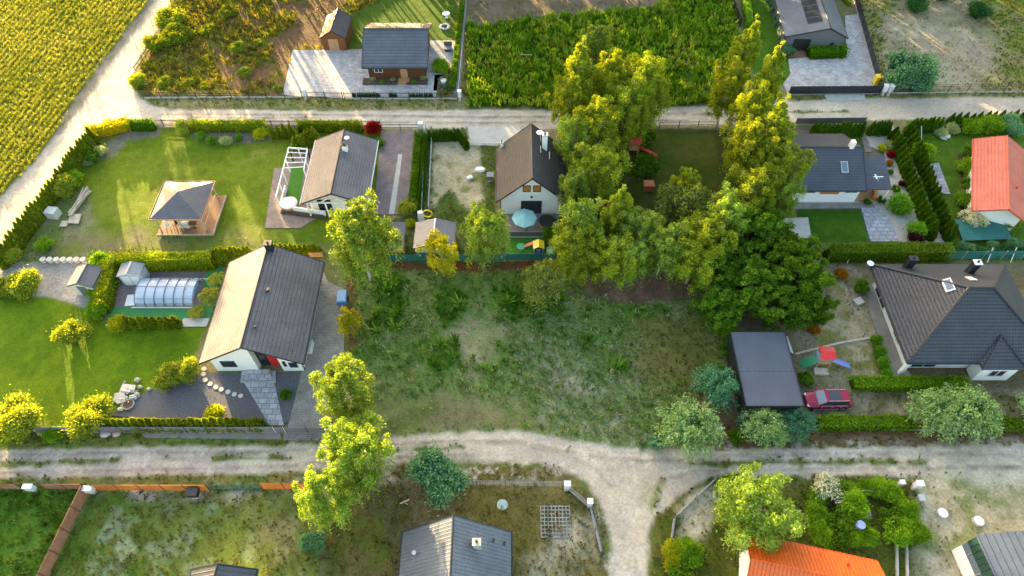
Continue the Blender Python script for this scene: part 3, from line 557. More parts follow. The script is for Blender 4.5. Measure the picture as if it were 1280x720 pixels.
def gable(root, LN, w, zr, ze, oh, roof, wall, ohy=.5, porch=None, th=.16, gutter=None, caps=None, w2=None, ze2=None, wallbase=0, gut=True):
    """ridge along local y. west half-width w / eave ze, east half-width w2 / ze2"""
    w2 = w2 or w; ze2 = ze if ze2 is None else ze2; b = LN/2-ohy; aw, ae = w-oh, w2-oh
    zt = lambda x: zr-th-.02-((zr-ze)*(-x)/w if x < 0 else (zr-ze2)*x/w2)
    def strip(mb, x0, x1, y0, y1, z0=wallbase):
        xs = [x0]+([0] if x0 < 0 < x1 else [])+[x1]
        ring = [(x0, z0), (x1, z0)]+[(x, zt(x)) for x in reversed(xs)]
        return mb.solid([(x, y1, z) for x, z in ring], [(x, y0, z) for x, z in ring])
    if porch:
        x0, x1, dp, pm = porch; m = MB(); strip(m, -aw, x0, -b, b); strip(m, x1, ae, -b, b); part(root, 'wall', m, wall, True)
        m = MB(); strip(m, x0+.002, x1-.002, -b+dp, b-.002); part(root, 'porch_wall', m, pm, True)
    else: part(root, 'wall', strip(MB(), -aw, ae, -b, b), wall, True)
    part(root, 'roof_slope', MB().slab([(0, -LN/2, zr), (0, LN/2, zr), (-w, LN/2, ze), (-w, -LN/2, ze)], th), roof, True)
    part(root, 'roof_slope', MB().slab([(0, LN/2, zr), (0, -LN/2, zr), (w2, -LN/2, ze2), (w2, LN/2, ze2)], th), roof, True)
    cm = caps or CHAR; part(root, 'ridge_cap', MB().tube((0, -LN/2-.02, zr+.01), (0, LN/2+.02, zr+.01), .09, n=8), cm, True)
    if gut:
        g = gutter or cm
        for s, ww, zz in ((-1, w, ze), (1, w2, ze2)):
            q = part(root, 'gutter', MB().tube((s*(ww+.06), -LN/2, zz-.1), (s*(ww+.06), LN/2, zz-.1), .075, n=6), g, True)
            part(q, 'downpipe', MB().tube((s*(ww+.02), -LN/2+.3, zz-.12), (s*(ww-oh+.07), -LN/2+ohy+.15, zz-.5), .045).tube((s*(ww-oh+.07), -LN/2+ohy+.15, zz-.5), (s*(ww-oh+.07), -LN/2+ohy+.15, .05), .045), g, True)
    for y in (-LN/2, LN/2):
        m = MB(); s = 1 if y > 0 else -1
        m.beam((-w, y+s*.02, ze-.07), (0, y+s*.02, zr-.07), .03, .2); m.beam((w2, y+s*.02, ze2-.07), (0, y+s*.02, zr-.07), .03, .2); part(root, 'verge_board', m, cm, True)
    return zt
def chimney(root, x, y, z0, z1, sx, sy, mat, cap=None, local=True, potmat=None):
    c = part(root, 'chimney', MB().box(x, y, z0, sx, sy, z1-z0), mat, local)
    part(c, 'chimney_cap', MB().box(x, y, z1+.002, sx+.12, sy+.12, .08), cap or CONCD, local if local is not None else None)
    part(c, 'flue', MB().tube((x, y, z1+.08), (x, y, z1+.3), .11, n=8), potmat or BLACKP, local)
    return c
def vent(root, x, y, z, h=.45, r=.07, mat=None):
    v = part(root, 'roof_vent', MB().tube((x, y, z-.1), (x, y, z+h), r, n=8), mat or CHAR, True); part(v, 'vent_cap', MB().disc(x, y, z+h, r*1.9, .06, 8), mat or CHAR, True)
# white house with charcoal roof (left centre)
H1 = thing('house', 'white gabled house with long charcoal seamed roof and red front door', 'house', (-26.06, 39.91, 0))
ORG[H1] = None
gable(H1, 12.83, 5.24, 6.01, 2.8, .75, R_CHAR, WHITE, ohy=.75, porch=(-.1, 2.4, .7, CHAR))
dm = part(H1, 'front_door', MB().box(1.5, -5.0, .05, 1.0, .08, 2.1), REDP, True); part(dm, 'handle', MB().box(1.15, -5.08, 1.0, .04, .06, .3), SILV, True)
part(H1, 'sidelight', MB().box(.55, -5.0, .05, .6, .05, 2.1), GLASS, True)
window(H1, 'S', -2.85, .9, 1.5, 1.15, -5.665, CHAR); window(H1, 'S', 3.7, .8, .85, .95, -5.665, CHAR, bar=False); window(H1, 'S', 2.85, 1.0, .3, 1.0, -5.665, CHAR, bar=False)
window(H1, 'E', -3, 1.0, 1.5, 1.2, 4.49, CHAR); window(H1, 'E', 1, 1.0, 1.5, 1.2, 4.49, CHAR); window(H1, 'W', 0, .2, 2.4, 2.1, -4.49, CHAR)
m = MB()
for i in range(14): m.box(-5.36, -6.1+i*.93, 2.9, .06, .05, .1)
part(H1, 'snow_guard', m, CHAR, True)
chimney(H1, .25, 5.9, 5.4, 6.75, .75, .6, CHAR, CHAR); vent(H1, 1.0, .65, 5.42, .35, .13); vent(H1, .75, -3.9, 5.55, .3)
part(H1, 'porch_lamp', MB().disc(.1, -4.9, 2.9, .16, .1, 12), SILV, True)
# pergola house
H2 = thing('house', 'bungalow with grey tiled roof, joined to a white pergola and terrace', 'house', (-21.08, 60.58, 0)); ORG[H2] = None
R_BTILE = ribs('grey_blue_roof_tiles', (.15, .15, .17), .28, .62, .7, .16, dark=.8, depth=.03, course=.34, crossdark=.8)
gable(H2, 10.94, 3.97, 4.5, 2.75, .6, R_BTILE, WHITE, ohy=1.3, gutter=PVC)
for x in (-3.3, -1.1, 1.1, 3.3): part(H2, 'porch_post', MB().box(x, -5.2, .05, .14, .14, 2.55), WPAINT, True)
part(H2, 'porch_beam', MB().beam((-3.4, -5.2, 2.62), (3.4, -5.2, 2.62), .14, .16).beam((-1.6, -5.2, 2.7), (0, -5.2, 3.9), .1, .1).beam((1.6, -5.2, 2.7), (0, -5.2, 3.9), .1, .1), WPAINT, True)
window(H2, 'S', -1.6, .1, 1.8, 2.1, -4.17); window(H2, 'S', 1.5, .9, 1.3, 1.2, -4.17)
for y in (-3, -.6, 1.8): window(H2, 'E', y, .9, 1.2, 1.2, 3.37)
chimney(H2, .6, 2.1, 3.9, 5.1, .6, .6, WHITE, CHAR)
part(H2, 'satellite_dish', MB().disc(.7, 3.5, 4.9, .32, .05, 14).tube((.7, 3.5, 4.0), (.7, 3.5, 4.9), .03).beam((.7, 3.5, 4.95), (.9, 3.1, 5.25), .03, .03), SILV, True)
# dark brown roofed house behind birches
H3 = thing('house', 'white house with steep dark brown roof and two orange blinds in its gable', 'house', (2.33, 59.98, 0)); ORG[H3] = None
z3 = gable(H3, 9.25, 4.18, 6.72, 2.8, .55, R_BROWN, WHITE, ohy=.6)
for x in (-.6, .6): window(H3, 'S', x, 3.9, .95, 1.05, -4.025, CHAR, ORANGEP, bar=False)
window(H3, 'S', 0, .15, 2.5, 2.2, -4.025, CHAR); part(H3, 'wall_lamp', MB().disc(0, -4.2, 3.1, .14, .12, 8), CHAR, True)
window(H3, 'W', 0, 1, 1.4, 1.2, -3.63)
c3 = chimney(H3, 1.6, 2.0, 4.8, 7.3, .6, .6, WHITE, SILV)
part(H3, 'satellite_dish', MB().disc(1.0, 2.8, 6.9, .42, .06, 14).tube((1.2, 2.6, 5.6), (1.0, 2.8, 6.9), .035), PVC, True)
part(H3, 'roof_ladder', MB().beam((1.1, .6, 5.75), (1.1, 1.8, 5.75), .06, .05).beam((2.2, .6, 4.72), (2.2, 1.8, 4.72), .06, .05), SILV, True)
chimney(H3, -3.6, 4.3, 2.4, 4.0, .35, .35, WHITE, SILV)
# log cabin on the upper plot
H4 = thing('cabin', 'brown timber cabin with slate grey metal roof and planted front bed', 'cabin', (-16.47, 86.15, 0), R(-90)); ORG[H4] = None
gable(H4, 9.23, 5.31, 5.35, 2.8, 1.15, R_CABIN, WOOD, ohy=.55)   # local x+ = south
window(H4, 'E', -2.6, 1.1, 1.2, .95, 4.16, PVC); dq = part(H4, 'front_door', MB().box(4.19, 1.0, .3, .08, 1.0, 2.0), TANW, True); part(dq, 'handle', MB().box(4.25, 1.3, 1.2, .05, .04, .2), SILV, True)
window(H4, 'N', 0, 1.0, 1.2, 1.1, 4.07); part(H4, 'gutter_box', MB().box(5.3, 0, 2.56, .12, 9.2, .12), CHAR, True)
part(H4, 'steps', MB().box(4.75, .95, .0, 1.0, 1.6, .28).box(5.4, .95, 0, .4, 1.5, .15), TANW, True)
bed = MB().box(-18.9, 81.2, .04, 5.0, 1.3, .22).box(-13.6, 81.2, .04, 3.0, 1.3, .22)
solo('planting_bed', 'raised earth bed with a timber edge along the front of the timber cabin', 'bed', bed, SOIL, (-16.5, 81.2, 0))
# small wooden shed
H5 = thing('shed', 'small brown board shed with dark ribbed roof, beside the timber cabin', 'shed', (-26.35, 91.3, 0), R(-2)); ORG[H5] = None
gable(H5, 5.6, 1.9, 3.45, 2.25, .18, R_TRAP, WOODV, ohy=.2)
dq = part(H5, 'door', MB().box(-.1, -2.66, .1, 1.5, .05, 1.85), TANW, True); part(dq, 'handle', MB().box(.45, -2.71, 1, .04, .04, .2), SILV, True)
# dark blue house right
H6 = thing('house', 'white house with dark blue metal roof and skylight, beside the slanting double thuja row', 'house', (37.7, 62.3, 0), R(-90)); ORG[H6] = None
gable(H6, 9.9, 5.0, 5.0, 2.7, .6, R_BLUE, WHITE, ohy=.3)
zf = lambda x: 5.0-2.3*x/5.0
def skylight(root, zf, x0, x1, y0, y1, fm=SILV, pm=GLASSB, name='skylight'):
    f = part(root, name, slope_rect(x0, x1, y0, y1, zf, .10, .14), fm, True); t = .09; part(f, 'pane', slope_rect(x0+t, x1-t, y0+t, y1-t, zf, .115, .05), pm, True)
skylight(H6, zf, 1.7, 3.0, 2.1, 2.95)
part(H6, 'garage_niche', MB().box(4.43, 1.0, 1.5, .08, 2.3, .95), ORANGEP, True); window(H6, 'E', -2.2, 1.65, 3.0, .55, 4.4); window(H6, 'E', 3.6, 1.65, 1.6, .55, 4.4)
part(H6, 'chimney', MB().box(-.1, 3.6, 4.7, .6, .5, 1.2), WHITE, True)
m = MB().slab([(.2, 4.98, 3.75), (.2, 8.2, 3.75), (4.7, 8.1, 2.62), (4.7, 4.98, 2.62)][::-1], .15); part(H6, 'annex_roof', m, R_BLUE, True)
part(H6, 'annex_wall', MB().solid([(.4, 5.0, .05), (.4, 7.7, .05), (2.3, 7.7, .05), (2.3, 5.0, .05)][::-1], [(.4, 5.0, 3.5), (.4, 7.7, 3.5), (2.3, 7.7, 3.0), (2.3, 5.0, 3.0)][::-1]), WHITE, True)
part(H6, 'porch_post', MB().box(4.5, 7.9, .05, .14, .14, 2.45), WPAINT, True)
an = part(H6, 'antenna', MB().tube((3.6, 6.6, 2.8), (3.6, 6.6, 3.6), .03).beam((3.6, 5.8, 3.6), (3.6, 7.0, 3.6), .12, .05).beam((3.2, 6.1, 3.62), (4.0, 6.1, 3.62), .16, .05), PVC, True)
# hip roofed house, right edge
H7 = thing('house', 'large white house with dark hipped tile roof and two black chimneys', 'house', (47.1, 39.9, 0)); ORG[H7] = None
hx, hy, hz, he = 7.5, 6.25, 6.9, 2.7; rx = 1.25
part(H7, 'wall', MB().box(0, 0, 0, 2*hx-2.3, 2*hy-1.9, 2.55), WHITE, True)
ec = [(-hx, -hy, he), (hx, -hy, he), (hx, hy, he), (-hx, hy, he)]; ra, rb = (-rx, 0, hz), (rx, 0, hz)
for f in ([ec[0], ec[1], rb, ra], [ec[1], ec[2], rb], [ec[2], ec[3], ra, rb], [ec[3], ec[0], ra]): part(H7, 'roof_slope', MB().slab(f, .12), R_ANTH, True)
m = MB()
for a_, b_ in ((ec[0], ra), (ec[3], ra), (ec[1], rb), (ec[2], rb), (ra, rb)): m.tube((a_[0], a_[1], a_[2]+.03), (b_[0], b_[1], b_[2]+.03), .13, n=8)
part(H7, 'hip_cap', m, CHAR, True)
ap = (1.9, -4.0, 4.3); b1, b2 = (-.35, -7.0, 2.72), (4.15, -7.0, 2.72)
part(H7, 'bay_roof', MB().slab([b1, b2, ap], .1).slab([(-.35, -6.2, 2.74), b1, ap], .1).slab([b2, (4.15, -6.2, 2.74), ap], .1), R_ANTH, True)
part(H7, 'bay_wall', MB().box(1.9, -6.1, 0, 3.6, 1.3, 2.55), WHITE, True); part(H7, 'bay_cap', MB().tube((b1[0], b1[1], b1[2]+.05), ap, .11, n=8).tube((b2[0], b2[1], b2[2]+.05), ap, .11, n=8), CHAR, True)
part(H7, 'gutter', MB().tube((-hx-.05, -hy, 2.6), (-hx-.05, hy, 2.6), .07).tube((-hx, -hy-.05, 2.6), (hx, -hy-.05, 2.6), .07), CHAR, True)
chimney(H7, -4.0, 5.3, 3.0, 4.9, .8, .55, CHAR, CHAR); chimney(H7, 1.7, 3.9, 3.9, 6.0, .7, .6, CHAR, PVC)
zs = lambda x: he+(hz-he)*(x+hx)/(hx-rx)
f = part(H7, 'skylight', MB().slab([(-2.9, .2, zs(-2.9)+.12), (-2.2, .2, zs(-2.2)+.12), (-2.2, 1.7, zs(-2.2)+.12), (-2.9, 1.7, zs(-2.9)+.12)], .16), PVC, True)
part(f, 'pane', MB().slab([(-2.8, .35, zs(-2.8)+.14), (-2.3, .35, zs(-2.3)+.14), (-2.3, 1.55, zs(-2.3)+.14), (-2.8, 1.55, zs(-2.8)+.14)], .06), GLASSB, True)
zn = lambda y: hz-(hz-he)*y/hy
part(H7, 'roof_hatch', MB().slab([(.2, 1.7, zn(1.7)+.15), (.9, 1.7, zn(1.7)+.15), (.9, 2.6, zn(2.6)+.15), (.2, 2.6, zn(2.6)+.15)], .12), PVC, True)
part(H7, 'satellite_dish', MB().disc(-7.6, 6.1, 3.0, .38, .06, 14).tube((-7.4, 6.0, 2.5), (-7.6, 6.1, 3.0), .03), PVC, True)
for y in (3.2,): window(H7, 'W', y, .15, 2.8, 2.1, -6.35)
window(H7, 'W', -2.0, .5, 1.6, 1.7, -6.35); window(H7, 'S', -4.6, .2, 2.6, 2.0, -5.3); window(H7, 'S', 5.6, .9, 1.4, 1.3, -5.3); window(H7, 'S', 1.9, .9, 1.6, 1.2, -6.75, name='window')
part(H7, 'porch_post', MB().box(-7.0, -5.9, .02, .35, .35, 2.55), WHITE, True)
# bottom centre house
H8 = thing('house', 'house with blue grey ribbed roof and white chimney, cut by the bottom edge', 'house', (-4.72, 11.0, 0)); ORG[H8] = None
R_H8 = ribs('blue_charcoal_ribbed_sheet', (.165, .187, .24), .3, .48, .6, .16, axis=0, dark=.85, depth=.04)
gable(H8, 12.2, 4.65, 7.3, 2.7, .6, R_H8, WHITE, ohy=.5)
chimney(H8, 1.9, 4.2, 5.0, 6.6, .6, .5, CONC, CONC); vent(H8, 3.2, 4.9, 4.25); vent(H8, 4.1, 4.9, 3.35); vent(H8, -3.3, 3.9, 4.1, .5, .1, SILV)
# bottom left house top
H9 = thing('house', 'small charcoal roofed house, just its gable end showing at the bottom edge', 'house', (-24.0, 8.6, 0)); ORG[H9] = None
gable(H9, 11.0, 2.7, 4.3, 2.6, .4, R_TRAP, WHITE, ohy=.4)
# red roof house
H10 = thing('house', 'house with red tiled gable roof beside the teal tarpaulin, at the right edge', 'house', (59.35, 58.95, 0), R(-22)); ORG[H10] = None
gable(H10, 13.3, 3.1, 4.35, 2.8, .6, R_RED, WHITE, ohy=1.5, caps=R_RED); vent(H10, 1.2, -2, 3.7, .35, .08, REDP)
window(H10, 'W', -2, 1, 1.5, 1.2, -2.5)
# grey house top right
H11 = thing('house', 'grey house with pale sheet roof carrying a ladder of dark solar panels', 'house', (46.7, 96.0, 0), R(-4)); ORG[H11] = None
R_D = R_LITE; SOLAR = simple('solar_cells', (.012, .012, .016), .5, spec=.3)
gable(H11, 16.0, 6.0, 4.2, 2.55, .3, R_D, GREYM, ohy=.25, w2=3.0, ze2=2.75)
zd = lambda x: 4.2-1.65*(-x)/6
for k in range(7):
    y = -6.0+k*1.5; pn = part(H11, 'solar_panel', slope_rect(-2.7, -.75, y, y+1.2, zd, .10, .06), SOLAR, True); part(pn, 'frame', slope_rect(-2.73, -.72, y-.03, y+1.23, zd, .07, .05), GREYM, True)
part(H11, 'porch_dark_panel', MB().box(-3.2, -7.78, .1, 2.4, .06, 2.0), BLACKP, True); window(H11, 'S', 1.2, 1.1, .6, .6, -7.76, CHAR, bar=False)  # flat black panel stands in for the shade of the porch opening
# orange roof bottom right
nw, ne = G(931, 666, 2.8), G(1097, 702, 2.8); rz = atan2(ne[1]-nw[1], ne[0]-nw[0]); mid = ((nw[0]+ne[0])/2, (nw[1]+ne[1])/2); LJ = math.dist(nw[:2], ne[:2]); WJ = 2.75
H12 = thing('house', 'low building with bright orange ribbed sheet roof below the spreading birch', 'house', (mid[0]+sin(rz)*WJ, mid[1]-cos(rz)*WJ, 0), rz-R(90)); ORG[H12] = None
gable(H12, LJ, WJ, 4.9, 2.8, .3, R_ORANGE, WHITE, ohy=.3, caps=R_ORANGE, w2=WJ); vent(H12, -1.6, 2.6, 3.75, .2, .07, REDP)
# grey building bottom right corner
H13 = thing('house', 'building with flat seamed grey roof and dark green cladding over white wall', 'house', (38.84, 16.28, 0), R(4)); ORG[H13] = None
def band(z0, z1, o=0): return MB().box(6-o/2, -6+o/2, z0, 12+o, 12+o, z1-z0)
part(H13, 'wall', MB().box(6, -6, 0, 12, 12, 1.7), WHITE, True)
part(H13, 'window_band', MB().box(6, -6, 1.702, 11.96, 11.96, .95), GLASSB, True)
part(H13, 'cladding', MB().box(6, -6, 2.66, 12.04, 12.04, 1.6), ribs('dark_green_cladding', (.02, .06, .055), .5, .5, .1, .12, dark=.4, depth=.03), True)
part(H13, 'roof', MB().slab([(-.15, .15, 4.35), (-.15, -12.1, 4.35), (12.2, -12.1, 4.7), (12.2, .15, 4.7)], .08), ribs('grey_blue_seams_running_across', (.12, .14, .175), .62, .38, .3, .09, axis=1 if False else 0, dark=.4, depth=.06), True)
part(H13, 'door', MB().box(-.05, -3.0, .05, .08, 1.0, 1.6), GREYM, True)
for k in range(5): part(H13, 'mullion', MB().box(0.0, -.9-k*1.6, 1.72, .06, .08, .92), SILV, True)
# garage
H14 = thing('garage', 'windowless dark garage with flat bitumen roof, beside the parked dark red car', 'garage', (25.2, 33.0, 0)); ORG[H14] = None
part(H14, 'wall', MB().box(0, 0, 0, 5.3, 7.9, 2.75), CHAR, True)
part(H14, 'roof', MB().slab([(-2.75, -4.1, 2.85), (2.75, -4.1, 2.85), (2.75, 4.1, 3.0), (-2.75, 4.1, 3.0)], .14), R_FLAT, True)
part(H14, 'roof_seam', MB().box(0, -.3, 2.925, 5.5, .12, .03), R_GREY, True)
part(H14, 'roof_edge', MB().beam((-2.78, -4.1, 2.82), (-2.78, 4.1, 2.97), .06, .22).beam((2.78, -4.1, 2.82), (2.78, 4.1, 2.97), .06, .22).beam((-2.78, -4.13, 2.8), (2.78, -4.13, 2.8), .06, .2), CHAR, True)
part(H14, 'garage_door', MB().box(2.68, -2.2, .05, .05, 2.6, 2.2), GREYM, True)
# garden shed behind the green fence
H15 = thing('shed', 'pale green garden shed with grey felt roof behind the teal fence', 'shed', (-8.9, 50.8, 0)); ORG[H15] = None
gable(H15, 3.7, 2.35, 2.85, 2.1, .15, R_LITE, simple('pale_green_paint', (.45, .55, .45), .7), ohy=.15, gut=False, caps=SILV)
dq = part(H15, 'door', MB().box(.4, -1.75, .05, 1.2, .05, 1.8), WPAINT, True)
H16 = thing('lean_to', 'dark flat topped wood store between the drive and the pale green shed', 'shelter', (-13.2, 50.8, 0)); ORG[H16] = None
part(H16, 'roof', MB().slab([(-.8, -1.9, 2.0), (.8, -1.9, 2.0), (.8, 1.9, 2.2), (-.8, 1.9, 2.2)], .1), R_FLAT, True)
for x in (-.7, .7):
    for y in (-1.7, 1.7): part(H16, 'post', MB().box(x, y, 0, .1, .1, 1.92), TANW, True)
part(H16, 'back_wall', MB().box(0, 1.78, .02, 1.4, .05, 1.95), TANW, True); part(H16, 'log_pile', MB().box(0, -.6, .05, 1.2, 1.8, .9), TANW, True)
# gazebo
GZ = thing('gazebo', 'square open gazebo with hipped shingle roof on a deck, in the wide lawn', 'gazebo', (-39.2, 55.8, 0)); ORG[GZ] = None
part(GZ, 'deck', MB().box(.25, -.15, .03, 6.6, 6.3, .25), DECKW, True); part(GZ, 'deck_edge', MB().box(.25, -3.34, .0, 6.7, .08, .3).box(3.6, -.15, .0, .08, 6.4, .3), PALEW, True)
q = 3.1; e4 = [(-q, -q, 2.6), (q, -q, 2.6), (q, q, 2.6), (-q, q, 2.6)]; apx = (0, 0, 4.1)
for i in range(4): part(GZ, 'roof_slope', MB().slab([e4[i], e4[(i+1) % 4], apx], .1), R_GAZ, True)
part(GZ, 'fascia', MB().beam(e4[0], e4[1], .05, .22).beam(e4[1], e4[2], .05, .22).beam(e4[2], e4[3], .05, .22).beam(e4[3], e4[0], .05, .22), TANW, True)
for x in (-2.7, 0, 2.7):
    for y in (-2.7, 2.7): part(GZ, 'post', MB().box(x, y, .28, .14, .14, 2.2), PALEW, True)
m = MB()
for y in (-2.7, 2.7): m.beam((-2.7, y, 2.45), (2.7, y, 2.45), .12, .16)
for x in (-2.7, 2.7): m.beam((x, -2.7, 2.45), (x, 2.7, 2.45), .12, .16)
part(GZ, 'beam', m, PALEW, True)
part(GZ, 'railing', MB().beam((-2.7, -2.75, 1.1), (-.9, -2.75, 1.1), .06, .06).beam((.9, -2.75, 1.1), (2.7, -2.75, 1.1), .06, .06).beam((-2.7, -2.75, .6), (-.9, -2.75, .6), .04, .04).beam((2.75, -2.7, 1.1), (2.75, 2.7, 1.1), .06, .06), PALEW, True)
def table(label, x, y, z, r, mat, chairs=0, group=None):
    t = thing('table', label, 'table', (x, y, z), group=group); ORG[t] = None
    part(t, 'tabletop', MB().disc(0, 0, .7, r, .05, 16), mat, True); part(t, 'leg', MB().tube((0, 0, 0), (0, 0, .7), .06), mat, True); part(t, 'foot', MB().disc(0, 0, 0, r*.5, .04, 12), mat, True); return t
def chair(label, x, y, z, rz, mat, group=None):
    t = thing('chair', label, 'chair', (x, y, z), rz, group); ORG[t] = None
    part(t, 'seat', MB().box(0, 0, .42, .55, .5, .08), mat, True); part(t, 'backrest', MB().box(0, .25, .5, .55, .06, .5), mat, True)
    for a in (-.23, .23):
        for b in (-.2, .2): part(t, 'leg', MB().box(a, b, 0, .05, .05, .42), mat, True)
    return t
table('dark round table on the gazebo deck', -38.1, 53.6, .28, .5, BLACKP); chair('white chair on the gazebo deck nearest the lawn corner', -41.2, 53.5, .28, .4, WPAINT)
chair('black chair between the white chair and the bench on the gazebo deck', -40.3, 53.7, .28, -.5, BLACKP)
b = thing('bench', 'pale cushioned bench in the middle of the gazebo front', 'bench', (-39.1, 53.6, .28)); ORG[b] = None
part(b, 'seat', MB().box(0, 0, .2, 1.2, .6, .2), WPAINT, True); part(b, 'base', MB().box(0, 0, 0, 1.1, .5, .2), TANW, True); part(b, 'backrest', MB().box(0, .32, .2, 1.2, .12, .5), WPAINT, True)
# sheds near the pool
H17 = thing('shed', 'small cream shed with dark door and split grey and sunlit roof, on the gravel pad', 'shed', (-47.3, 45.0, 0), R(-4)); ORG[H17] = None
gable(H17, 2.7, 1.45, 2.5, 1.9, .1, R_GAZ, simple('cream_paint', (.62, .58, .48), .7), ohy=.1, gut=False, caps=GREYM); part(H17, 'door', MB().box(0, -1.29, .05, .95, .05, 1.7), GREYM, True)
H18 = thing('storage_box', 'grey and white resin storage hut with two doors, at the hedge corner beside the pool', 'shed', (-42.6, 46.0, 0), R(0)); ORG[H18] = None
m18 = simple('pale_grey_resin', (.45, .47, .5), .5)
gable(H18, 1.7, 1.3, 2.2, 1.8, .08, simple('grey_resin', (.2, .215, .25), .5), m18, ohy=.08, gut=False, caps=m18); part(H18, 'door', MB().box(-.5, -.81, .05, .9, .05, 1.6), WPAINT, True); part(H18, 'door', MB().box(.5, -.81, .05, .9, .05, 1.6), WPAINT, True)
# pool enclosure
PE = thing('pool_enclosure', 'clear arched pool cover of six ribbed segments, on the grey pool deck', 'pool cover', (-38.3, 44.1, 0)); ORG[PE] = None
NS, LW_, WD, HT = 6, 6.4, 1.85, 1.25
for k in range(NS):
    x0 = -LW_/2+k*LW_/NS; x1 = x0+LW_/NS; s_ = 1-.015*k; m = MB()
    for i in range(10):
        a0, a1 = pi*i/10, pi*(i+1)/10; m.face([(x0, WD*s_*cos(a0), .05+HT*s_*sin(a0)**.8), (x1, WD*s_*cos(a0), .05+HT*s_*sin(a0)**.8), (x1, WD*s_*cos(a1), .05+HT*s_*sin(a1)**.8 if i < 9 else .05), (x0, WD*s_*cos(a1), .05+HT*s_*sin(a1)**.8 if i < 9 else .05)])
    part(PE, 'panel', m, POOLG, True)
for k in range(NS+1):
    x0 = -LW_/2+k*LW_/NS; m = MB(); s_ = 1.01
    for i in range(10): a0, a1 = pi*i/10, pi*(i+1)/10; m.beam((x0, WD*s_*cos(a0), .05+HT*s_*max(0, sin(a0))**.8), (x0, WD*s_*cos(a1), .05+HT*s_*max(0, sin(a1))**.8), .07, .07)
    part(PE, 'rib', m, GREYM, True)
m = MB()
for a0 in (.22, .5, .78): m.beam((-LW_/2, WD*1.0*cos(pi*a0), .08+HT*sin(pi*a0)**.8), (LW_/2, WD*1.0*cos(pi*a0), .08+HT*sin(pi*a0)**.8), .04, .04)
part(PE, 'purlin', m, GREYM, True); part(PE, 'rail', MB().box(0, -WD-.12, .03, 7.4, .12, .05).box(0, WD+.12, .03, 7.4, .12, .05), WPAINT, True)
struct('pool_water', MB().box(-38.3, 44.1, .035, 5.6, 2.9, .02), simple('pool_water_blue', (.12, .38, .55), .08), (-38.3, 44.1, 0))
solo('sun_board', 'white rectangular pool board lying on the deck left of the clear pool cover', 'board', MB().box(-42.3, 43.1, .06, 1.2, 1.5, .06, .1), WPAINT, (-42.3, 43.1, 0))
# ------------------------------------------------------------ paved surfaces
def pave(name, px, mat, z=.05, kerb=None):
    P = [G(u, v)[:2] for u, v in px]; o = struct(name, MB().prism(P, -.2, z), mat, (*P[0], 0)); tuft[polysd(X, Y, P) > -.15] = 0
    if kerb:
        n = len(P)
        for i in range(n):
            if kerb is True or i in kerb: a, b_ = P[i], P[(i+1) % n]; k = struct('kerb', MB().beam((a[0], a[1], z-.02), (b_[0], b_[1], z-.02), .09, .12), CONC, (*a, 0))
    return o
pave('driveway', [(366, 63), (353, 119), (383, 121), (430, 123), (545, 121), (548, 98), (569, 80), (570, 51), (537, 51), (530, 62), (452, 62)], PAVE)
pave('driveway', [(476, 164), (523, 164), (512, 268), (467, 268)], PAVEB); pave('drive_strip', [(498, 193), (503, 193), (493, 268), (486, 268)], CONC, .056)
pave('terrace', [(343, 210), (356, 210), (366, 186), (400, 186), (400, 270), (376, 285), (331, 285)], PAVET)
pave('driveway', [(404, 338), (410, 352), (431, 362), (430, 440), (410, 541), (358, 541), (376, 470), (384, 440)], PAVEG)
pave('driveway', [(985, 74), (1008, 72), (1058, 66), (1056, 20), (1072, 18), (1099, 106), (1100, 117), (984, 117), (979, 105), (988, 92)], PAVE)
pave('deck', [(985, 49), (1007, 48), (1006, 72), (985, 71)], DECKW, .15)
pave('pool_deck', [(150, 334), (258, 334), (250, 384), (144, 384)], PAVEB, .02)
pave('pool_surround', [(144, 384), (250, 384), (258, 336), (275, 325), (280, 340), (261, 404), (134, 396)], ARTG, .015)
pave('path', [(230, 398), (262, 398), (258, 408), (160, 409), (132, 407), (133, 405), (225, 404)], CONC, .04)
pave('path', [(1075, 257), (1096, 257), (1112, 275), (1124, 302), (1088, 302)], PAVE2, .05)
pave('gravel_bed', [(1080, 163), (1116, 158), (1160, 240), (1186, 303), (1124, 303), (1112, 275), (1096, 257), (985, 257), (985, 250), (1070, 248), (1096, 230), (1106, 190), (1084, 182)], GRAVL, .03)
pave('path', [(1073, 163), (1080, 163), (1090, 190), (1082, 190)], PAVEB, .045)
pave('path', [(990, 254), (1092, 254), (1094, 260), (990, 261)], PAVEG, .055)
pave('porch_floor', [(1068, 236), (1098, 234), (1096, 252), (1066, 252)], TANW, .15)
pave('patio', [(976, 273), (1010, 272), (1014, 297), (972, 300)], CONC, .06)
pave('slab', [(1155, 206), (1173, 204), (1188, 243), (1169, 242)], PAVE2, .06)
pave('gravel_bed', [(250, 466), (384, 466), (366, 528), (330, 532), (140, 520), (180, 492), (226, 476)], GRAVEL, .02)
pave('path', [(305, 478), (343, 478), (355, 532), (337, 532)], PAVE2, .06); 
pave('entrance_step', [(303, 464), (345, 464), (345, 479), (301, 479)], PAVE2, .18); pave('entrance_step', [(310, 463), (338, 463), (340, 474), (308, 474)], PAVE2, .32)
pave('driveway', [(1081, 357), (1104, 352), (1110, 390), (1128, 456), (1140, 470), (1112, 470), (1101, 430), (1088, 395)], CONCD, .04)
pave('terrace', [(632, 262), (700, 262), (699, 293), (632, 293)], PAVEG, .06); pave('artificial_lawn', [(634, 294), (697, 294), (696, 318), (632, 318)], FAKEG, .03)
pave('parking_pad', [(585, 158), (650, 158), (652, 172), (622, 180), (588, 179)], CONC, .01)
pave('pavement_strip', [(573, 0), (584, 0), (575, 118), (567, 118)], CONCD, .02)
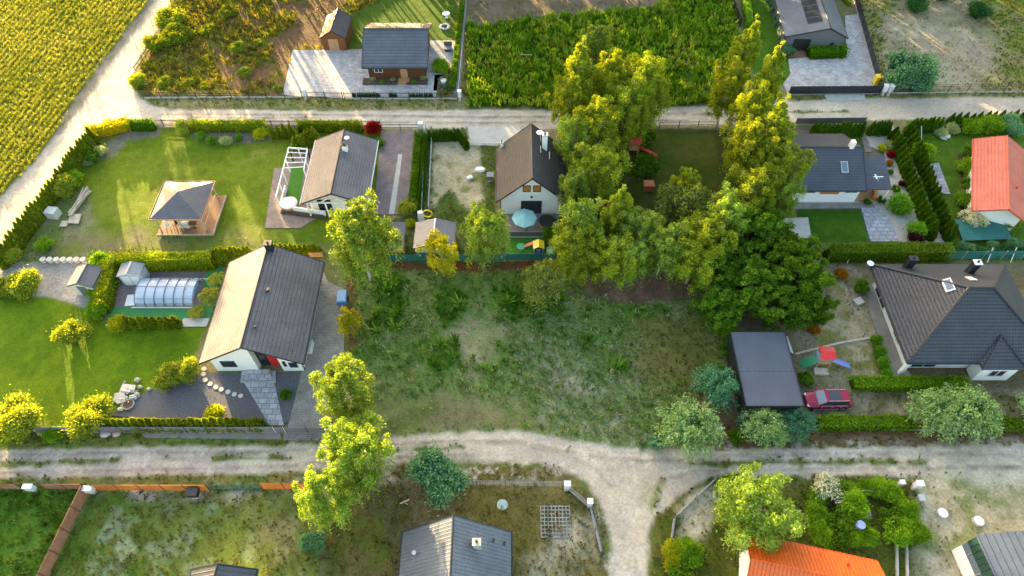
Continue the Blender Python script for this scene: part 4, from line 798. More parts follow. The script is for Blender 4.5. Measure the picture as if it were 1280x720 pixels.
pave('pavement_strip', [(175, 539), (330, 539), (350, 541), (352, 549), (180, 547)], CONCD, .02); pave('pavement_strip', [(355, 541), (410, 541), (410, 551), (354, 551)], PAVEG, .02)
pave('pavement', [(1030, 118), (1080, 117), (1082, 125), (1034, 126)], CONC, .02)
# pergola terrace: low wall, frames
z0 = thing('pergola', 'white L shaped pergola frame with low wall around the terrace of the grey tiled bungalow', 'pergola', (*G(366, 210)[:2], 0))
def GG(u, v, z): x, y, _ = G(u, v); return (x, y, z)
A1, A2, A3, A4 = GG(352, 262, 0), GG(367, 202, 0), GG(390, 204, 0), GG(408, 270, 0)
def up(p, z): return (p[0], p[1], z)
def lerp(a, b, t): return tuple(a[i]+(b[i]-a[i])*t for i in range(3))
for a, b, k in ((A1, A2, 4), (A2, A3, 2), (A3, lerp(A3, GG(380, 262, 0), .45), 2)):
    for i in range(k+1): p = lerp(a, b, i/k); part(z0, 'post', MB().box(p[0], p[1], .05, .13, .13, 2.3), WPAINT)
    part(z0, 'beam', MB().beam(up(a, 2.4), up(b, 2.4), .12, .16), WPAINT)
A3b = lerp(A3, GG(380, 262, 0), .45)
for i in range(5): part(z0, 'rafter', MB().beam(up(lerp(A2, A1, i/9), 2.5), up(lerp(A3, A3b, i/4.5), 2.5), .06, .1), WPAINT)
part(z0, 'low_wall', MB().beam(up(A1, .45), up(A4, .45), .2, .8).beam(up(A1, .45), up(lerp(A1, A2, .4), .45), .15, .8), WHITE)
part(z0, 'planter', MB().beam(up(GG(352, 266, 0), .2), up(GG(405, 273, 0), .2), .4, .3), SOIL)
pave('artificial_lawn', [(365, 208), (381, 208), (374, 258), (356, 258)], FAKEG, .07)
t = thing('hot_tub', 'round white covered hot tub inside the white pergola terrace', 'hot tub', GG(363, 259, .05)); ORG[t] = None
part(t, 'shell', MB().disc(0, 0, 0, 1.0, .75, 20), TANW, True); part(t, 'cover', MB().disc(0, 0, .75, 1.05, .18, 20, top=.8), WPAINT, True)
# house with brown roof: terrace things
t = thing('parasol', 'pale teal hexagonal parasol open on the terrace below the steep brown roof', 'parasol', GG(655, 287, .06)); ORG[t] = None
part(t, 'pole', MB().tube((0, 0, 0), (0, 0, 2.5), .03), SILV, True); cm = MB()
for i in range(8): a0, a1 = 2*pi*i/8, 2*pi*(i+1)/8; cm.solid([(0, 0, 2.55), (1.5*cos(a0), 1.5*sin(a0), 2.0), (1.5*cos(a1), 1.5*sin(a1), 2.0)], [(0, 0, 2.6), (1.5*cos(a0), 1.5*sin(a0), 2.04), (1.5*cos(a1), 1.5*sin(a1), 2.04)])
part(t, 'canopy', cm, TEALP, True); part(t, 'base', MB().disc(0, 0, 0, .3, .08, 12), CONCD, True)
t = thing('hot_tub', 'round black covered tub on the terrace right of the pale teal parasol', 'hot tub', GG(684, 281, .06)); ORG[t] = None
part(t, 'shell', MB().disc(0, 0, 0, 1.0, .65, 20), TANW, True); part(t, 'cover', MB().disc(0, 0, .65, 1.05, .12, 20, top=.85), BLACKP, True)
t = thing('terrace_screen', 'low dark terrace railing with scalloped white edging above the play lawn', 'railing', GG(666, 296, 0)); ORG[t] = None
part(t, 'rail', MB().box(0, 0, .9, 7.4, .06, .07), TANW, True); part(t, 'slats', MB().box(0, 0, .12, 7.4, .03, .75), GREYM, True); part(t, 'edging', MB().box(0, -.1, .0, 7.6, .1, .14), CONC, True)
t = thing('play_house', 'yellow and white plastic playhouse on the bright play lawn', 'playhouse', GG(673, 313, .03)); ORG[t] = None
part(t, 'walls', MB().box(-.5, 0, 0, .1, 1, 1.0).box(.5, 0, 0, .1, 1, 1.0).box(0, .45, 0, .9, .1, 1.0), PVC, True); part(t, 'roof', MB().slab([(-.65, -.6, 1.0), (0, -.6, 1.35), (0, .6, 1.35), (-.65, .6, 1.0)], .06).slab([(0, -.6, 1.35), (.65, -.6, 1.0), (.65, .6, 1.0), (0, .6, 1.35)], .06), YELP, True)
part(t, 'door', MB().box(0, -.5, 0, .5, .05, .8), BLUEP, True)
t = thing('toy_slide', 'small red plastic slide left of the yellow playhouse', 'slide', GG(662, 309, .03)); ORG[t] = None
part(t, 'chute', MB().beam((-.6, 0, .15), (.4, 0, .8), .45, .06), REDP, True); part(t, 'ladder', MB().beam((.4, -.18, .8), (.7, -.18, 0), .05, .05).beam((.4, .18, .8), (.7, .18, 0), .05, .05), YELP, True)
t = table('green plastic garden table on the play lawn left of the playhouse', *GG(651, 313, .03), .5, GREENP)
t = thing('paddling_pool', 'small pale blue toy pool right of the yellow playhouse', 'toy pool', GG(689, 314, .03)); ORG[t] = None
part(t, 'ring', MB().disc(0, 0, 0, .6, .3, 14), TEALP, True); part(t, 'water', MB().disc(0, 0, .3, .48, .02, 14), simple('toy_pool_water', (.2, .5, .6), .1), True)
# carts, car
t = thing('trailer', 'blue two wheeled garden trailer parked at the hedge side of the concrete drive', 'trailer', GG(429, 376, .05), R(4)); ORG[t] = None
part(t, 'box', MB().box(0, 0, .4, 1.1, 1.7, .45), BLUEC, True); part(t, 'cover', MB().box(0, 0, .86, 1.0, 1.6, .1, 0, .9), simple('blue_tarpaulin', (.12, .27, .45), .6), True)
for s in (-.62, .62): part(t, 'wheel', MB().tube((s-.08, 0, .3), (s+.08, 0, .3), .3, n=12), CARR, True)
part(t, 'drawbar', MB().beam((0, -.85, .42), (0, -1.7, .35), .07, .07), GREYM, True)
def lofted(secs):                    # secs: list of rings (same count)
    m = MB(); n = len(secs[0]); o = 0
    for r_ in secs: m.v += [tuple(p) for p in r_]
    for i in range(len(secs)-1):
        for j in range(n-1): m.f.append((i*n+j, i*n+j+1, (i+1)*n+j+1, (i+1)*n+j))
    m.f.append(tuple(range(n))[::-1]); m.f.append(tuple((len(secs)-1)*n+j for j in range(n)))
    for i in range(len(secs)-1): m.f.append((i*n+n-1, i*n, (i+1)*n, (i+1)*n+n-1))
    return m
CAR = thing('car', 'dark raspberry red estate car with black glass roof, parked beside the flat roofed garage', 'car', (*G(1031, 503)[:2], -.05), R(181)); ORG[CAR] = None
# nose towards local +x
def ring(x, w, zb, zt, sh): return [(x, -w*.86, zb), (x, -w, zb+.18), (x, -w, zt-sh), (x, -w*.88, zt-.03), (x, -w*.4, zt), (x, w*.4, zt), (x, w*.88, zt-.03), (x, w, zt-sh), (x, w, zb+.18), (x, w*.86, zb)]
body = lofted([ring(-2.25, .72, .38, .86, .12), ring(-2.15, .84, .3, .98, .1), ring(-1.6, .91, .22, 1.0, .08), ring(0, .92, .2, 1.0, .08), ring(.9, .92, .22, .98, .1), ring(1.7, .88, .25, .88, .12), ring(2.1, .78, .3, .76, .14), ring(2.25, .6, .38, .64, .1)])
part(CAR, 'body', body, CARP, True, smooth=True)
cab = lofted([[(x, -w0, .96), (x+dx, -w1, zt), (x+dx, w1, zt), (x, w0, .96)] for x, w0, w1, zt, dx in ((-2.05, .80, .62, 1.3, .25), (-1.5, .84, .66, 1.5, 0), (-.2, .85, .67, 1.53, 0), (.45, .85, .66, 1.47, -.1), (1.15, .82, .72, 1.05, -.12))])
part(CAR, 'cabin_glass', cab, GLASS, True)
part(CAR, 'roof', MB().slab([(-1.85, -.64, 1.43), (-1.85, .64, 1.43), (.42, .64, 1.52), (.42, -.64, 1.52)][::-1], .03).box(-.7, 0, 1.40, 2.3, 1.30, .145), CARP, True)
part(CAR, 'glass_roof', MB().box(-.45, 0, 1.55, 1.15, 1.0, .02), GLASS, True)
part(CAR, 'windshield', MB().slab([(.42, -.62, 1.52), (.42, .62, 1.52), (1.12, .72, 1.1), (1.12, -.72, 1.1)], .02), GLASSB, True)
for s in (-1, 1):
    part(CAR, 'roof_rail', MB().beam((-1.7, s*.62, 1.58), (.3, s*.62, 1.6), .04, .04), SILV, True); part(CAR, 'pillar', MB().beam((1.15, s*.78, 1.0), (.42, s*.65, 1.5), .05, .05).beam((-.5, s*.86, 1.0), (-.5, s*.68, 1.5), .08, .04).beam((-1.9, s*.83, 1.0), (-1.7, s*.64, 1.42), .18, .05), CARP, True)
    part(CAR, 'mirror', MB().box(.95, s*1.0, .98, .16, .2, .13), CARP, True); part(CAR, 'headlight', MB().box(2.0, s*.6, .66, .3, .3, .1, -s*.5), PVC, True); part(CAR, 'tail_light', MB().box(-2.17, s*.66, .75, .14, .26, .14), REDP, True)
    part(CAR, 'door_handle', MB().box(-.15, s*.935, .84, .18, .03, .03).box(-1.05, s*.935, .84, .18, .03, .03), SILV, True); part(CAR, 'door_gap', MB().box(-.45, s*.922, .35, .015, .01, .6).box(.62, s*.922, .35, .015, .01, .6), BLACKP, True)
    part(CAR, 'side_trim', MB().box(0, s*.93, .26, 2.6, .03, .1), SILV, True); part(CAR, 'window_trim', MB().box(-.4, s*.86, .985, 2.7, .03, .03), SILV, True)
    for x in (-1.4, 1.35):
        part(CAR, 'wheel_arch', MB().tube((x, s*.70, .36), (x, s*.925, .36), .43, n=16), CHAR, True); w_ = part(CAR, 'wheel', MB().tube((x, s*.72, .34), (x, s*.94, .34), .34, n=16), CARR, True); part(w_, 'rim', MB().tube((x, s*.93, .34), (x, s*.955, .34), .22, n=10), SILV, True)
# playground set at right
t = thing('play_tower', 'wooden play tower with square red roof and lilac blue slide, on the sandy yard', 'play set', GG(1024, 455, 0), R(-3)); ORG[t] = None
part(t, 'roof', MB().slab([(-.75, -.75, 2.3), (.75, -.75, 2.3), (.75, 0, 2.6), (-.75, 0, 2.6)], .04).slab([(-.75, 0, 2.6), (.75, 0, 2.6), (.75, .75, 2.3), (-.75, .75, 2.3)], .04), REDP, True)
for x in (-.6, .6):
    for y in (-.6, .6): part(t, 'post', MB().box(x, y, 0, .1, .1, 2.3), TANW, True)
part(t, 'platform', MB().box(0, 0, 1.1, 1.3, 1.3, .08), TANW, True); part(t, 'slide', MB().beam((.65, 0, 1.15), (3.0, -.3, .2), .5, .08).beam((.65, .25, 1.25), (3.0, -.05, .3), .05, .18).beam((.65, -.25, 1.25), (3.0, -.55, .3), .05, .18), BLUEP, True)
part(t, 'panel', MB().box(-.65, 0, 1.18, .05, 1.2, .6), simple('pale_blue_panel', (.35, .45, .6), .5), True); part(t, 'climbing_wall', MB().beam((-.65, 0, 1.1), (-1.9, -.2, 0), 1.0, .05), GREENP, True); part(t, 'sandbox', MB().box(-.1, -1.0, 0, 1.4, .8, .3), PALEW, True)
solo('swing_beam', 'long pale timber beam lying between the garage and the row of round shrubs', 'beam', MB().beam(GG(994, 443, .08), GG(1050, 429, .10), .22, .16).beam(GG(1050, 429, .1), GG(1087, 423, .08), .22, .16), PALEW, GG(1040, 432, 0))
solo('board', 'pale board leaning on the ground at the back right corner of the dark garage', 'board', MB().slab([GG(984, 421, .1), GG(992, 443, .1), GG(983, 443, .8), GG(979, 424, .8)], .04), PVC, GG(986, 432, 0))
# swing set behind trees, garden seats
t = thing('play_set', 'red play set with slide standing on the dark lawn between the tall birches', 'play set', GG(790, 192, 0)); ORG[t] = None
part(t, 'tower_roof', MB().slab([(-.8, -.8, 2.4), (.8, -.8, 2.4), (.8, 0, 2.9), (-.8, 0, 2.9)], .05).slab([(-.8, 0, 2.9), (.8, 0, 2.9), (.8, .8, 2.4), (-.8, .8, 2.4)], .05), REDP, True); part(t, 'slide', MB().beam((.8, 0, 1.2), (3.2, -.6, .2), .5, .1), REDP, True)
for x in (-.6, .6):
    for y in (-.6, .6): part(t, 'post', MB().box(x, y, 0, .1, .1, 2.4), TANW, True)
part(t, 'platform', MB().box(0, 0, 1.15, 1.3, 1.3, .08), TANW, True)
solo('crate', 'orange brown wooden crate on the dark lawn beneath the birches', 'crate', MB().box(0, 0, .02, 1.2, 1.0, .9).box(0, 0, .93, 1.3, 1.1, .06), simple('orange_brown_wood', (.4, .12, .05), .7), (0, 0, 0)).location = GG(810, 236, 0)
# teal tarpaulin
t = thing('tarpaulin', 'large teal tarpaulin sheet stretched over the ground below the red tiled roof', 'tarpaulin', GG(1225, 290, 0)); c_ = [GG(1190, 279, .7), GG(1248, 275, .7), GG(1261, 303, .65), GG(1200, 305, .65)]
part(t, 'sheet', MB().slab([c_[3], c_[2], c_[1], c_[0]], .03), TEAL)
for p in c_: part(t, 'peg', MB().tube((p[0], p[1], 0), (p[0], p[1], p[2]-.03), .04), SILV)
# benches, bins, boxes
t = thing('bench', 'orange brown garden bench at the porch corner of the dark blue roofed house', 'bench', GG(1091, 246, .15), R(75)); ORG[t] = None
part(t, 'seat', MB().box(0, 0, .4, 1.5, .5, .06), ORANGEP, True); part(t, 'backrest', MB().box(0, .26, .45, 1.5, .06, .5), ORANGEP, True)
for x in (-.6, .6): part(t, 'leg', MB().box(x, 0, 0, .08, .45, .4), ORANGEP, True)
t = thing('wheelie_bin', 'yellow wheeled bin inside the dark gate of the paved yard', 'bin', GG(1094, 105, .05), R(5)); ORG[t] = None
part(t, 'body', MB().box(0, 0, .08, .75, .75, 1.2, 0, 1.08), YELP, True); part(t, 'lid', MB().box(0, 0, 1.285, .86, .86, .09), YELP, True)
for s in (-.25, .25): part(t, 'wheel', MB().tube((s-.04, .35, .1), (s+.04, .35, .1), .1, n=8), CARR, True)
t = thing('garden_armchair', 'dark square garden armchair on the paving right of the timber cabin', 'seat', GG(560, 62, .05)); ORG[t] = None
part(t, 'seat', MB().box(0, 0, .3, 1.2, 1.3, .15), GREYM, True); part(t, 'backrest', MB().box(0, .6, .45, 1.2, .12, .5), GREYM, True); part(t, 'base', MB().box(0, 0, 0, 1.0, 1.1, .3), CHAR, True)
table('white round table on the lawn near the top, right of the timber cabin', *GG(558, 22, 0), .6, WPAINT); 
t = thing('fire_pit', 'pale stone fire ring on the lawn just below the white round table', 'fire pit', GG(556, 34, 0)); ORG[t] = None
m = MB(); [m.blob(.65*cos(k*.63), .65*sin(k*.63), .12, .22, .22, .16, k) for k in range(10)]; part(t, 'stones', m, STONE, True); part(t, 'ash', MB().disc(0, 0, -.02, .5, .06, 12), SOIL, True)
t = thing('garden_pond', 'dark gravel square with a small white fountain basin, beside the end of the cabin paving', 'pond', GG(556, 108, 0)); ORG[t] = None
part(t, 'bed', MB().box(0, .8, -.05, 3.2, 3.6, .1), GRAVEL, True); part(t, 'basin', MB().disc(-.2, 1.0, .05, .45, .3, 14), WPAINT, True)
# lumber pile, crate etc. left lawn
t = thing('lumber_pile', 'heap of long grey white planks on the bare ground near the diagonal hedge', 'planks', GG(98, 262, 0)); q = random.Random(3)
for k in range(14):
    a = GG(88+q.uniform(-4, 5), 270+q.uniform(-3, 3), .08+k*.035); b_ = GG(108+q.uniform(-3, 7), 240+q.uniform(-5, 5), .08+k*.035); part(t, 'plank', MB().beam(a, b_, .16, .06), PALEW)
solo('pallet_board', 'pale square board lying below the plank heap', 'board', MB().prism([G(u, v)[:2] for u, v in [(89, 269), (103, 269), (99, 281), (86, 280)]], .12, .25), PALEW, GG(95, 275, 0))
solo('pallet_board', 'small splintered board left of the pale square board', 'board', MB().prism([G(u, v)[:2] for u, v in [(78, 277), (86, 277), (84, 284), (75, 284)]], .06, .16), PALEW, GG(80, 280, 0))
t = thing('water_tank', 'grey box shaped water tank by the diagonal hedge left of the planks', 'tank', GG(69, 270, 0), R(-10)); ORG[t] = None
part(t, 'tank', MB().box(0, 0, .1, 1.3, 1.1, 1.0), simple('milky_plastic', (.45, .46, .44), .5), True); part(t, 'pallet', MB().box(0, 0, 0, 1.35, 1.15, .1), PALEW, True); part(t, 'cage', MB().beam((-.67, -.57, .6), (.67, -.57, .6), .03, .03).beam((-.67, -.57, 1.1), (.67, -.57, 1.1), .03, .03).beam((.67, -.57, 1.1), (.67, .57, 1.1), .03, .03), SILV, True)
W7 = 'first second third fourth fifth sixth seventh eighth ninth'.split()
for k in range(7):
    u = 56+k*8.3; solo('planter', W7[k]+' from left of seven pale round planters at the back of the gravel pad', 'planter', MB().disc(0, 0, 0, .3, .5, 12, top=1.15), STONE, (0, 0, 0), 'row of planters on the gravel pad').location = GG(u, 327, 0)
for i, (u, v) in enumerate([(255, 461), (254.5, 468), (256.5, 475), (263, 480), (270, 484), (277, 487), (285, 490), (293, 493), (301, 495)]):
    q = random.Random(i); n = 9; P = [(.27*cos(2*pi*k/n)*q.uniform(.85, 1.1), .26*sin(2*pi*k/n)*q.uniform(.85, 1.1)) for k in range(n)]
    solo('stepping_stone', W7[i]+' pale stepping stone counted from the roof corner across the dark gravel', 'stone', MB().prism(P, 0, .07), STONE, (0, 0, 0), 'stepping stones across the dark gravel').location = GG(u, v, 0)
# rockery
t = thing('rockery', 'stone rockery with small ring of grey stones beside the dark gravel', 'rockery', GG(165, 495, 0)); q = random.Random(8)
for k in range(24): a = q.uniform(0, 6.28); r_ = q.uniform(.4, 1.9); x, y, _ = GG(164, 494, 0); part(t, 'rock', MB().blob(x+r_*cos(a), y+r_*sin(a)*.9, .1, q.uniform(.15, .4), q.uniform(.15, .35), q.uniform(.1, .3), k, 7, 4), STONE if k % 3 else STONEG)
solo('stone_slab', 'flat pale slab lying at the back of the stone rockery', 'slab', MB().prism([G(u, v)[:2] for u, v in [(155, 481), (171, 483), (168, 492), (151, 490)]], .1, .28), STONE, GG(162, 487, 0))
solo('stone_slab', 'grey white rounded slab at the left foot of the stone rockery', 'slab', MB().prism([G(u, v)[:2] for u, v in [(146, 493), (157, 492), (158, 503), (148, 506), (142, 501)]], .1, .24), CONC, GG(150, 499, 0))
t = thing('garden_ornament', 'dark ring shaped planter at the foot of the rockery', 'planter', GG(161, 506, 0)); ORG[t] = None; part(t, 'rim', MB().disc(0, 0, 0, .62, .2, 16), STONEG, True); part(t, 'earth', MB().disc(0, 0, .2, .48, .02, 16), SOIL, True)
def stone(label, u, v, s, mat=STONE, name='stone', seed=1): solo(name, label, 'stone', MB().blob(0, 0, s*.3, s, s*.8, s*.5, seed), mat, (0, 0, 0)).location = GG(u, v, 0)
stone('white stone pile on the gravel strip below the grey fence, left part', 133, 543, .5, CONC, seed=4); stone('pinkish stone beside the white stone pile below the grey fence', 146, 543, .4, simple('pink_stone', (.45, .32, .26), .9), seed=5)
stone('pale stone among the flowers at the head of the right hand lawn', 1180, 172, .7, STONE, seed=6)
stone('white rock beside the grey slab of the right hand lawn', 1161, 199, .6, PVC, seed=7)
def round_cover(label, u, v, r, mat, h=.12, cat='cover', name='manhole_cover'):
    t = thing(name, label, cat, GG(u, v, 0)); ORG[t] = None; part(t, 'ring', MB().disc(0, 0, -.05, r, h, 20), CONC, True); part(t, 'lid', MB().disc(0, 0, h-.05, r*.86, .03, 20), mat, True)
round_cover('white round well cover on the sand, left of the pair', 1177, 642, .5, WPAINT, .3); round_cover('white round well cover on the sand beside the seamed grey roof', 1222, 652, .5, WPAINT, .3)
round_cover('grey round cover in the lawn between the clipped shrubs', 1080, 642, .62, STONEG); round_cover('faint bluish round cover in the grass above the white chimney', 628, 631, .5, simple('bluish_cover', (.25, .36, .38), .8))
def post_box(label, u, v, mat, sx=.5, sy=.4, h=1.1, name='meter_box', cat='box', rz=0):
    t = thing(name, label, cat, GG(u, v, 0), rz); ORG[t] = None; part(t, 'box', MB().box(0, 0, h*.45, sx, sy, h*.55), mat, True); part(t, 'pedestal', MB().box(0, 0, 0, sx*.7, sy*.7, h*.45), CONC, True); part(t, 'lid', MB().box(0, 0, h+.002, sx+.08, sy+.08, .05), mat, True)
post_box('white utility box at the corner where the wire fence bends, beside the curved track', 708, 612, PVC, .55, .45, 1.6); post_box('white utility box with blue cap halfway down the bending fence', 736, 633, PVC, .45, .45, 1.5)
post_box('white utility box near the blue green bush below the meadow', 894, 541, PVC, .6, .45, 1.3); post_box('white box standing alone in the orange board fence gap', 44, 614, PVC, .8, .4, 1.3)
post_box('white box where the diagonal fence meets the orange board fence', 117, 616, PVC, .8, .45, 1.2); post_box('dark box at the end of the orange boards', 246, 620, CHAR, .9, .7, 1.2)
post_box('white pillar with meter box left of the sunlit cabin gate', 383, 124, PVC, .5, .5, 1.7); post_box('white pillar at the right end of the cabin fence', 575, 126, PVC, .5, .5, 1.7)
post_box('left one of two white pillars beside the dark gate', 1102, 119, PVC, .55, .55, 1.7); post_box('right one of two white pillars beside the dark gate', 1109, 119, PVC, .55, .55, 1.7)
post_box('white pillar at the end of the brown block drive gate', 527, 165, PVC, .6, .5, 1.6); post_box('small white box behind the shrubs of the lower garden', 1121, 608, PVC, .4, .35, 1.2); post_box('white gate cabinet at the corner of the lower garden', 1141, 611, PVC, .6, .5, 1.5)
post_box('grey letter box below the white gate cabinet', 1145, 627, SILV, .5, .5, 1.1); post_box('pale blue box hidden at the foot of the pale arching bushes', 1191, 537, TEALP, .5, .4, .9)
post_box('dark grey cabinet beside the steep brown roof', 613, 226, GREYM, .8, .8, 1.1, 'heat_pump', 'heat pump'); 
solo('kayak', 'small white toy boat on the sandy yard', 'toy', MB().disc(0, 0, .05, .75, .3, 12, .4, .8), WPAINT, (0, 0, 0)).location = GG(600, 213, 0)
solo('garden_toy', 'small white garden toy lying left of the white boat', 'toy', MB().box(0, 0, 0, .7, .5, .3, .5), PVC, (0, 0, 0)).location = GG(587, 223, 0)
t = thing('garden_swing', 'white and yellow round garden swing behind the pale green shed', 'swing', GG(530, 276, 0)); ORG[t] = None
m = MB(); [m.beam((.55+.55*cos(a*.52), 0, 1.3+.6*sin(a*.52)), (.55+.55*cos((a+1)*.52), 0, 1.3+.6*sin((a+1)*.52)), .12, .12) for a in range(12)]; part(t, 'ring', m, YELP, True); part(t, 'seat', MB().box(-.3, 0, .3, .8, .7, 1.3, .2, .7), PVC, True)
solo('planter_crate', 'orange wooden crate beside the birch at the thuja row', 'crate', MB().box(0, 0, 0, 1.6, .8, .7), TANW, (0, 0, 0)).location = GG(396, 318, 0)
solo('toy_ball', 'small white lump near the fallen light pole by the hedge', 'ball', MB().blob(0, 0, .25, .3, .3, .28, 2), PVC, (0, 0, 0)).location = GG(1014, 331, 0)
solo('concrete_ring', 'grey concrete block beside the curved driveway of the hip roofed house', 'block', MB().box(0, 0, 0, 1.0, .8, .35, .4), CONC, (0, 0, 0)).location = GG(1072, 378, 0)
solo('concrete_bench', 'white painted bench on the concrete at the side of the long charcoal roof', 'bench', MB().box(0, 0, 0, .6, 1.3, .45).box(.25, 0, .45, .1, 1.3, .4), PVC, (0, 0, 0)).location = GG(388, 436, 0)
t = thing('turf_grid', 'concrete turf grid slabs in a square lattice in the grass', 'paving grid', GG(694, 646, 0)); x0, y0, _ = G(694, 646); m = MB()
for k in range(9): m.box(x0-1.3+k*.33, y0-.4, -.05, .09, 2.9, .07)
for k in range(9): m.box(x0, y0-1.8+k*.345, -.046, 2.75, .09, .07)
part(t, 'lattice', m, STONEG)
def plank_bed(label, a, b_): solo('raised_edge', label, 'edging', MB().beam(a, b_, .18, .3), CONC, a)
plank_bed('left grey board of the narrow bed under the lower shrubs', GG(1120, 672, .1), GG(1121, 740, .1)); plank_bed('right grey board of the narrow bed under the lower shrubs', GG(1132, 672, .1), GG(1134, 740, .1))
solo('branch', 'fallen pale branch in the thick green crop', 'branch', MB().tube(GG(651, 74, .8), GG(665, 75, .9), .06), PALEW, GG(658, 74, 0))
solo('dead_branch', 'bleached branch on the dark grass above the charcoal roof', 'branch', MB().tube(GG(500, 630, .1), GG(512, 625, .15), .08).tube(GG(505, 628, .1), GG(510, 631, .1), .05), PALEW, GG(505, 628, 0))
# ------------------------------------------------------------ fences and gates
def fence(label, px, h, kind, bay, pm, postm=None, base=None, cat='fence', name='fence', group=None, arch=None, post_w=.08):
    P = [G(u, v)[:2] for u, v in px]; t = thing(name, label, cat, (*P[0], 0), group=group)
    postm = postm or CHAR
    for A, Bq in zip(P[:-1], P[1:]):
        ln = math.dist(A, Bq); n = max(1, round(ln/bay))
        for i in range(n+1):
            f = i/n; x, y = A[0]+(Bq[0]-A[0])*f, A[1]+(Bq[1]-A[1])*f; part(t, 'post', MB().box(x, y, -.1, post_w, post_w, h+.16, atan2(Bq[1]-A[1], Bq[0]-A[0])), postm)
        for i in range(n):
            g = .05/ln*bay/bay; a = (A[0]+(Bq[0]-A[0])*(i/n+g), A[1]+(Bq[1]-A[1])*(i/n+g)); b_ = (A[0]+(Bq[0]-A[0])*((i+1)/n-g), A[1]+(Bq[1]-A[1])*((i+1)/n-g)); m = MB(); zb = .02 if not base else .24
            if kind == 'solid': m.beam((*a, zb+(h-zb)/2), (*b_, zb+(h-zb)/2), .04, h-zb)
            elif kind == 'slat':
                k = int((h-zb)/.16)
                for j in range(k): z = zb+.08+j*(h-zb)/k; m.beam((*a, z), (*b_, z), .03, .12)
            elif kind == 'rail':
                for z in (h*.45, h*.9): m.beam((*a, z), (*b_, z), .05, .11)
            elif kind == 'mesh':
                for z in (zb+.03, zb+(h-zb)*.35, zb+(h-zb)*.68, h): m.beam((*a, z), (*b_, z), .018, .018)
                k = int(math.dist(a, b_)/.2)
                for j in range(1, k): x, y = a[0]+(b_[0]-a[0])*j/k, a[1]+(b_[1]-a[1])*j/k; m.beam((x, y, zb), (x+1e-4, y, h), .012, .012)
            elif kind == 'picket':
                m.beam((*a, h*.3), (*b_, h*.3), .04, .05); m.beam((*a, h*.85), (*b_, h*.85), .04, .05); k = int(math.dist(a, b_)/.14)
                for j in range(k): x, y = a[0]+(b_[0]-a[0])*(j+.5)/k, a[1]+(b_[1]-a[1])*(j+.5)/k; m.box(x, y, zb, .03, .03, h-zb)
            part(t, 'panel', m, pm)
            if base: part(t, 'base_board', MB().beam((*a, .11), (*b_, .11), .06, .26), base)
    return t
BGREY = simple('grey_fence_panel', (.15, .16, .18), .6, namt=.08)
fence('grey panel fence along the lower track below the clipped thuja row', [(45, 541), (344, 541)], 1.35, 'solid', 2.05, BGREY, CHAR, CONCD)
fence('short grey panel fence right of the slab path, under the birch', [(359, 541), (412, 541)], 1.35, 'solid', 2.05, BGREY, CHAR, CONCD)
fence('narrow grey garden gate at the end of the slab path', [(345, 541), (358, 541)], 1.3, 'slat', 1.3, BGREY, PVC, cat='gate', name='gate')
fence('weathered board fence, short length at the left edge of the lower track', [(-20, 612), (30, 612)], 1.45, 'solid', 2.1, FENCEP, BARKD)
fence('pale sunlit board fence left of the diagonal boundary', [(60, 612), (110, 612)], 1.45, 'solid', 2.1, FENCEP, BARKD)
fence('bright orange stained board fence along the lower track', [(122, 613), (263, 613)], 1.45, 'solid', 2.1, FENCEO, BARKD)
fence('dark green mesh fence between the orange board lengths', [(266, 612), (328, 611)], 1.3, 'mesh', 2.2, TEALD, TEALD, TEALD)
fence('short orange board fence tucked under the big birch', [(329, 611), (384, 611)], 1.45, 'solid', 2.1, FENCEO, BARKD)
fence('brown weathered board fence running diagonally down the boundary', [(112, 614), (60, 722), (40, 770)], 1.6, 'solid', 2.1, FENCEP, BARKD)
fence('wire fence with white base board along the wild plot', [(180, 123), (378, 122)], 1.2, 'mesh', 2.5, CHAR, CHAR, CONC)
fence('sunlit open bar gate of the cabin drive', [(385, 123), (429, 124)], 1.2, 'picket', 2.2, CHAR, CHAR, cat='gate', name='gate')
fence('bar fence with white base board in front of the timber cabin', [(431, 124), (572, 124)], 1.2, 'picket', 2.3, CHAR, CHAR, CONC)
fence('brown slat fence along the upper road by the gazebo plot', [(160, 157), (476, 159)], 1.1, 'picket', 2.4, BARKD, BARKD, PALEW)
fence('grey sliding gate across the brown block drive', [(478, 163), (524, 163)], 1.1, 'rail', 2.2, GREYM, GREYM, cat='gate', name='gate')
fence('brown wooden rail fence along the diagonal track', [(198, 52), (171, 92)], 1.2, 'rail', 2.4, BARKD, BARKD)
fence('broken grey rail fence at the corner of the diagonal track', [(171, 92), (180, 108), (187, 108)], 1.0, 'rail', 2.4, PALEW, BARKD)
fence('wire fence between the cabin plot and the thick crop', [(584, -4), (573, 122)], 1.2, 'mesh', 2.5, SILV, GREYM)
fence('dark solid gate and fence across the paved yard', [(985, 119), (1099, 118)], 1.5, 'solid', 2.5, CHAR, BLACKP, CONCD)
fence('black slat fence down the right side of the paved yard', [(1099, 116), (1066, -4)], 1.5, 'slat', 2.0, CHAR, BLACKP, CONC)
fence('wire fence with pale base along the bare upper right plot', [(1114, 117), (1300, 115)], 1.5, 'mesh', 2.5, CHAR, CHAR, CONC)
fence('teal sheet fence behind the sheds at the top of the meadow', [(486, 326), (633, 326)], 1.15, 'solid', 2.5, TEAL, TEALD)
fence('teal sheet fence below the play lawn', [(634, 325), (695, 325)], 1.15, 'solid', 2.5, TEAL, TEALD)
fence('long teal sheet fence right of the tall hedge', [(1177, 324), (1300, 323)], 1.4, 'solid', 2.5, TEAL, SILV)
fence('green wire fence between the drive hedge and the sandy yard', [(528, 272), (533, 164)], 1.4, 'mesh', 2.5, TEALP, TEALP)
